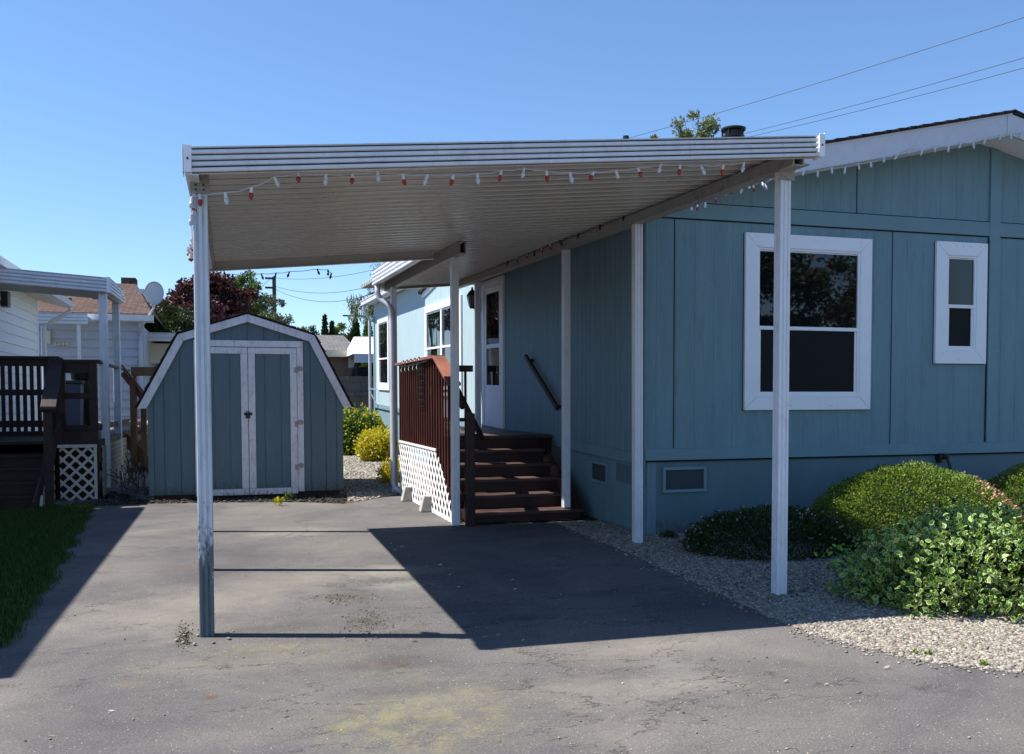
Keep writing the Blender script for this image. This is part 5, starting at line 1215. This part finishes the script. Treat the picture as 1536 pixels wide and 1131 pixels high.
# willows
def willow(name, label, base, anchors, m, top, n=90, leaf=.13, hang=(.5,1.2)):
    e = empty(name, base, label, 'tree'); mb = MB(); b = Vector(base); T_ = b+Vector((0,0,top)); mb.tube([b, b.lerp(T_,.5)+Vector((.1,0,0)), T_], [.22,.15,.05], 8); Ps = []; Ds = []
    for (p, r, k) in anchors:
        p = Vector(p); mb.tube([b.lerp(T_,.8), b.lerp(T_,.9).lerp(p,.5)+Vector((0,0,.4)), p], [.05,.03,.012], 5)
        for _ in range(k):
            q = p+Vector((rnd.uniform(-r,r), rnd.uniform(-r,r), rnd.uniform(-r*.5,r*.5))); L = rnd.uniform(*hang)
            mb.tube([q, q+Vector((.05,0,-L*.5)), q+Vector((.03,0,-L))], .006, 3, False)
            tt = RNG.random(n//3); Ps.append(np.array(q)+np.stack([.06*RNG.normal(size=len(tt)), .06*RNG.normal(size=len(tt)), -L*tt], 1)); Ds.append(np.tile([[0,0,-1.0]], (len(tt),1)))
    mb.build('trunk', M['bark'], e); leaves('crown', m, e, np.concatenate(Ps), leaf, .028, np.concatenate(Ds), .6, 0)
a1, a2, a3 = Pq(588,402,27), Pq(575,430,27), Pq(540,447,27)
willow('willow_tree', 'drooping willow branches over the far roof corner of the blue house', (a1.x+2.5,27,0), [(a1,.5,26),(a2,.4,14),(a3,.28,12),(Pq(560,448,27),.3,14),(Pq(615,395,27),.5,22)], M['leaf_willow'], 5.5, 90, .12, (.35,.9))
c = Pq(1050, 205, 30)
tree('tall_willow', 'sunlit tree tops showing above the carport roof near the chimney', 'tree', (c.x, 30, 0), 10.6, [((c.x+.0,30,c.z+.05),(.95,.8,.85)),((c.x+.5,30,c.z+.2),(.4,.4,.6)),((c.x-1.4,30,c.z-.4),(.6,.6,.45)),((c.x-.3,30,c.z-1.6),(1.6,1.0,1.0))], M['leaf_willow'], 9000, .14, .05, .2, nclus=80, cs=.32, droop=-.3, bias=.3)
c = Pq(849, 212, 30)
tree('distant_tree', 'single thin tree tip poking above the middle of the carport roof', 'tree', (c.x, 30, 0), c.z-.1, [((c.x,30,c.z-.3),(.1,.1,.35))], M['leaf_willow'], 60, .12, .04, .1, nclus=5, cs=.9)
# trees across the street behind the viewpoint, mirrored in the windows
for i, (x, y, s, lab) in enumerate([(18.0,-14,1.0,'tall street tree behind the viewpoint, mirrored in the big window'),(25,-15,1.0,'street tree behind the viewpoint, farthest along the road')]):
    tree('street_tree', lab, 'tree', (x, y, 0), 5.5*s, [((x,y,4.6*s),(3.2*s,2.2,3.0*s)),((x+1,y,2.6*s),(3.0*s,2.0,1.8))], M['leaf_olive'], 24000, .20, .12, .22, group='street trees behind the viewpoint', nclus=170, cs=.30)

# ------------------------------------------------------------------ shrubs
def shrub(name, label, c, r, m, n, leaf, lw, extra=(), seed=1, amp=.1, shell=.8, bias=.55, base=None, stems=14, fq=2.2):
    e = empty(name, (c[0], c[1], 0), label, 'shrub'); mb = MB()
    for k in range(stems):
        a = 6.283*k/stems; q = Vector((c[0]+r[0]*.75*math.cos(a)*rnd.uniform(.4,1), c[1]+r[1]*.75*math.sin(a)*rnd.uniform(.4,1), c[2]+r[2]*.45)); mb.tube([(c[0]+.1*math.cos(a), c[1]+.1*math.sin(a), 0), q.lerp(Vector((c[0],c[1],0)),.5)+Vector((0,0,.05)), q], [.014,.01,.005], 5)
    mb.build('stems', M['bark'], e)
    P, D = lumpy(c, r, n, amp, fq, shell, .02, seed); leaves('foliage', m, e, P, leaf, lw, D, bias)
    for nm, mm, nn, ll, ww, sel in extra:
        P, D = lumpy(c, (r[0]*1.015, r[1]*1.015, r[2]*1.015), nn, amp, fq, .97, .03, seed)
        k = sel(P) if sel else np.ones(len(P), bool); leaves(nm, mm, e, P[k], ll, ww, D[k], .7)
    return e
shrub('azalea_bush', 'low dark bush with tiny pale blossoms in the shade of the carport post', (4.42, 6.95, .06), (.74, .60, .30), M['leaf_azalea'], 30000, .024, .014, [('blossom', M['flower_white'], 420, .02, .016, None)], 3, .08)
shrub('mounded_shrub', 'large clipped bright green mound below the small window', (5.95, 7.05, .05), (.96, .82, .64), M['leaf_mound'], 95000, .021, .012, [('blossom', M['flower_pink'], 5200, .028, .018, lambda P: ((P[:,0]-6.5)**2/.12+(P[:,2]-.45)**2/.03+(P[:,1]-6.5)**2/.4 < 1)|(RNG.random(len(P)) < .035))], 5, .035, .86)
shrub('mounded_shrub', 'clipped green mound cut off by the right edge of the picture', (7.62, 7.0, .06), (.88, .8, .63), M['leaf_mound'], 70000, .021, .012, [('blossom', M['flower_pink'], 500, .028, .018, None)], 8, .035, .86)
# dense dark core so that the mounds are not see-through is made by twigs
c0, r0 = (4.55, 4.75, .12), (.82, .58, .43)
VS = shrub('variegated_shrub', 'bright cream and green leaved shrub at the gravel edge on the right', c0, r0, M['leaf_azalea'], 5000, .045, .024, (), 12, .16, .3, .35, stems=26, fq=2.8)  # dark inner leaves put the shade between the blades into the colour
P, D = lumpy(c0, r0, 10500, .20, 2.8, .66, .02, 12); broad_leaves('leaf_blades', M['leaf_var'], M['leaf_cream'], VS, P, .037, .024, D*.5+np.array([0,0,.6]), .5)
P, D = lumpy((4.14, 4.98, .08), (.48, .45, .42), 2600, .15, 2.5, .5, .02, 15); broad_leaves('leaf_blades', M['leaf_var'], M['leaf_var'], VS, P, .036, .020, D, .4)
sp_ = [];sd_=[]
for _ in range(70):                                    # upright shoots breaking the outline
    a = rnd.uniform(0,6.283); r_ = rnd.uniform(.2,.98); b0 = np.array([c0[0]+.84*r_*math.cos(a), c0[1]+.6*r_*math.sin(a), .12+.41*math.sqrt(max(0,1-r_*r_))])
    dr_ = np.array([math.cos(a)*r_*.5, math.sin(a)*r_*.5, 1.0]); hh = rnd.uniform(.3,1.0)
    for k in range(10): sp_.append(b0+dr_*(.012*k*hh)+np.array([rnd.uniform(-.012,.012)]*3)); sd_.append(dr_*.6+np.array([rnd.uniform(-1,1),rnd.uniform(-1,1),0]))
broad_leaves('shoot_leaves', M['leaf_var'], M['leaf_cream'], VS, np.array(sp_), .036, .023, unit(np.array(sd_)), .6)
for (px, py, Y, r, m, n, lf, lab, nm) in [
    (535, 648, 22.0, (.62,.5,.62), 'leaf_green', 5000, .10, 'green leafy bush beside the shed at the back of the gravel', 'leafy_bush'),
    (565, 663, 19.6, (.42,.4,.36), 'leaf_yellow', 3600, .075, 'golden yellow bush below the far window of the blue house', 'golden_bush'),
    (556, 640, 22.2, (.30,.3,.42), 'leaf_yellow', 2000, .085, 'upright golden shrub by the far corner of the blue house', 'golden_bush'),
    (592, 708, 14.4, (.26,.26,.24), 'leaf_yellow', 2400, .05, 'small golden bush at the foot of the downspout', 'golden_bush')]:
    q = PY(px, py, Y); shrub(nm, lab, (q.x, Y, max(.12, q.z-.1)), r, M[m], n, lf, lf*.5, [('bright_foliage', M['leaf_yellow'], n//8, lf*.9, lf*.45, None)], 4, .16, .4, .35, stems=8)
q = PY(640, 741, 12.0)
# small fern by skirting near post, hose
mb = MB(); q = PG(1500, 806, .35); mb.tube([(5.05,4.9,.46),(5.2,5.0,.52),(5.5,5.05,.46),(6.0,4.9,.3),(6.6,4.9,.05)], .011, 8)
tag(mb.build('garden_hose', M['teal'], smooth=True), 'teal garden hose end at the right edge behind the variegated shrub', 'hose')
q = PG(1003, 808); e = empty('dry_plant', q, 'small dark withered plant on the gravel by the house corner', 'plant')
P, D = ellip((q.x, q.y, .03), (.09,.07,.04), 220, .2); leaves('leaf_tuft', M['leaf_azalea'], e, P, .03, .012, D, .5)
# white bracket arm by the far house corner
a, b = PY(553, 583, 24.6), PY(577, 606, 24.6)
mb = MB(); mb.bar(a, (3.76, 24.6, a.z-.02), .03, .03); mb.bar((a.x,24.6,a.z-.02), (3.78,24.6,a.z-.5), .025, .025); tag(mb.build('wall_bracket', M['white']), 'thin white folding bracket on the far corner of the blue house', 'bracket')
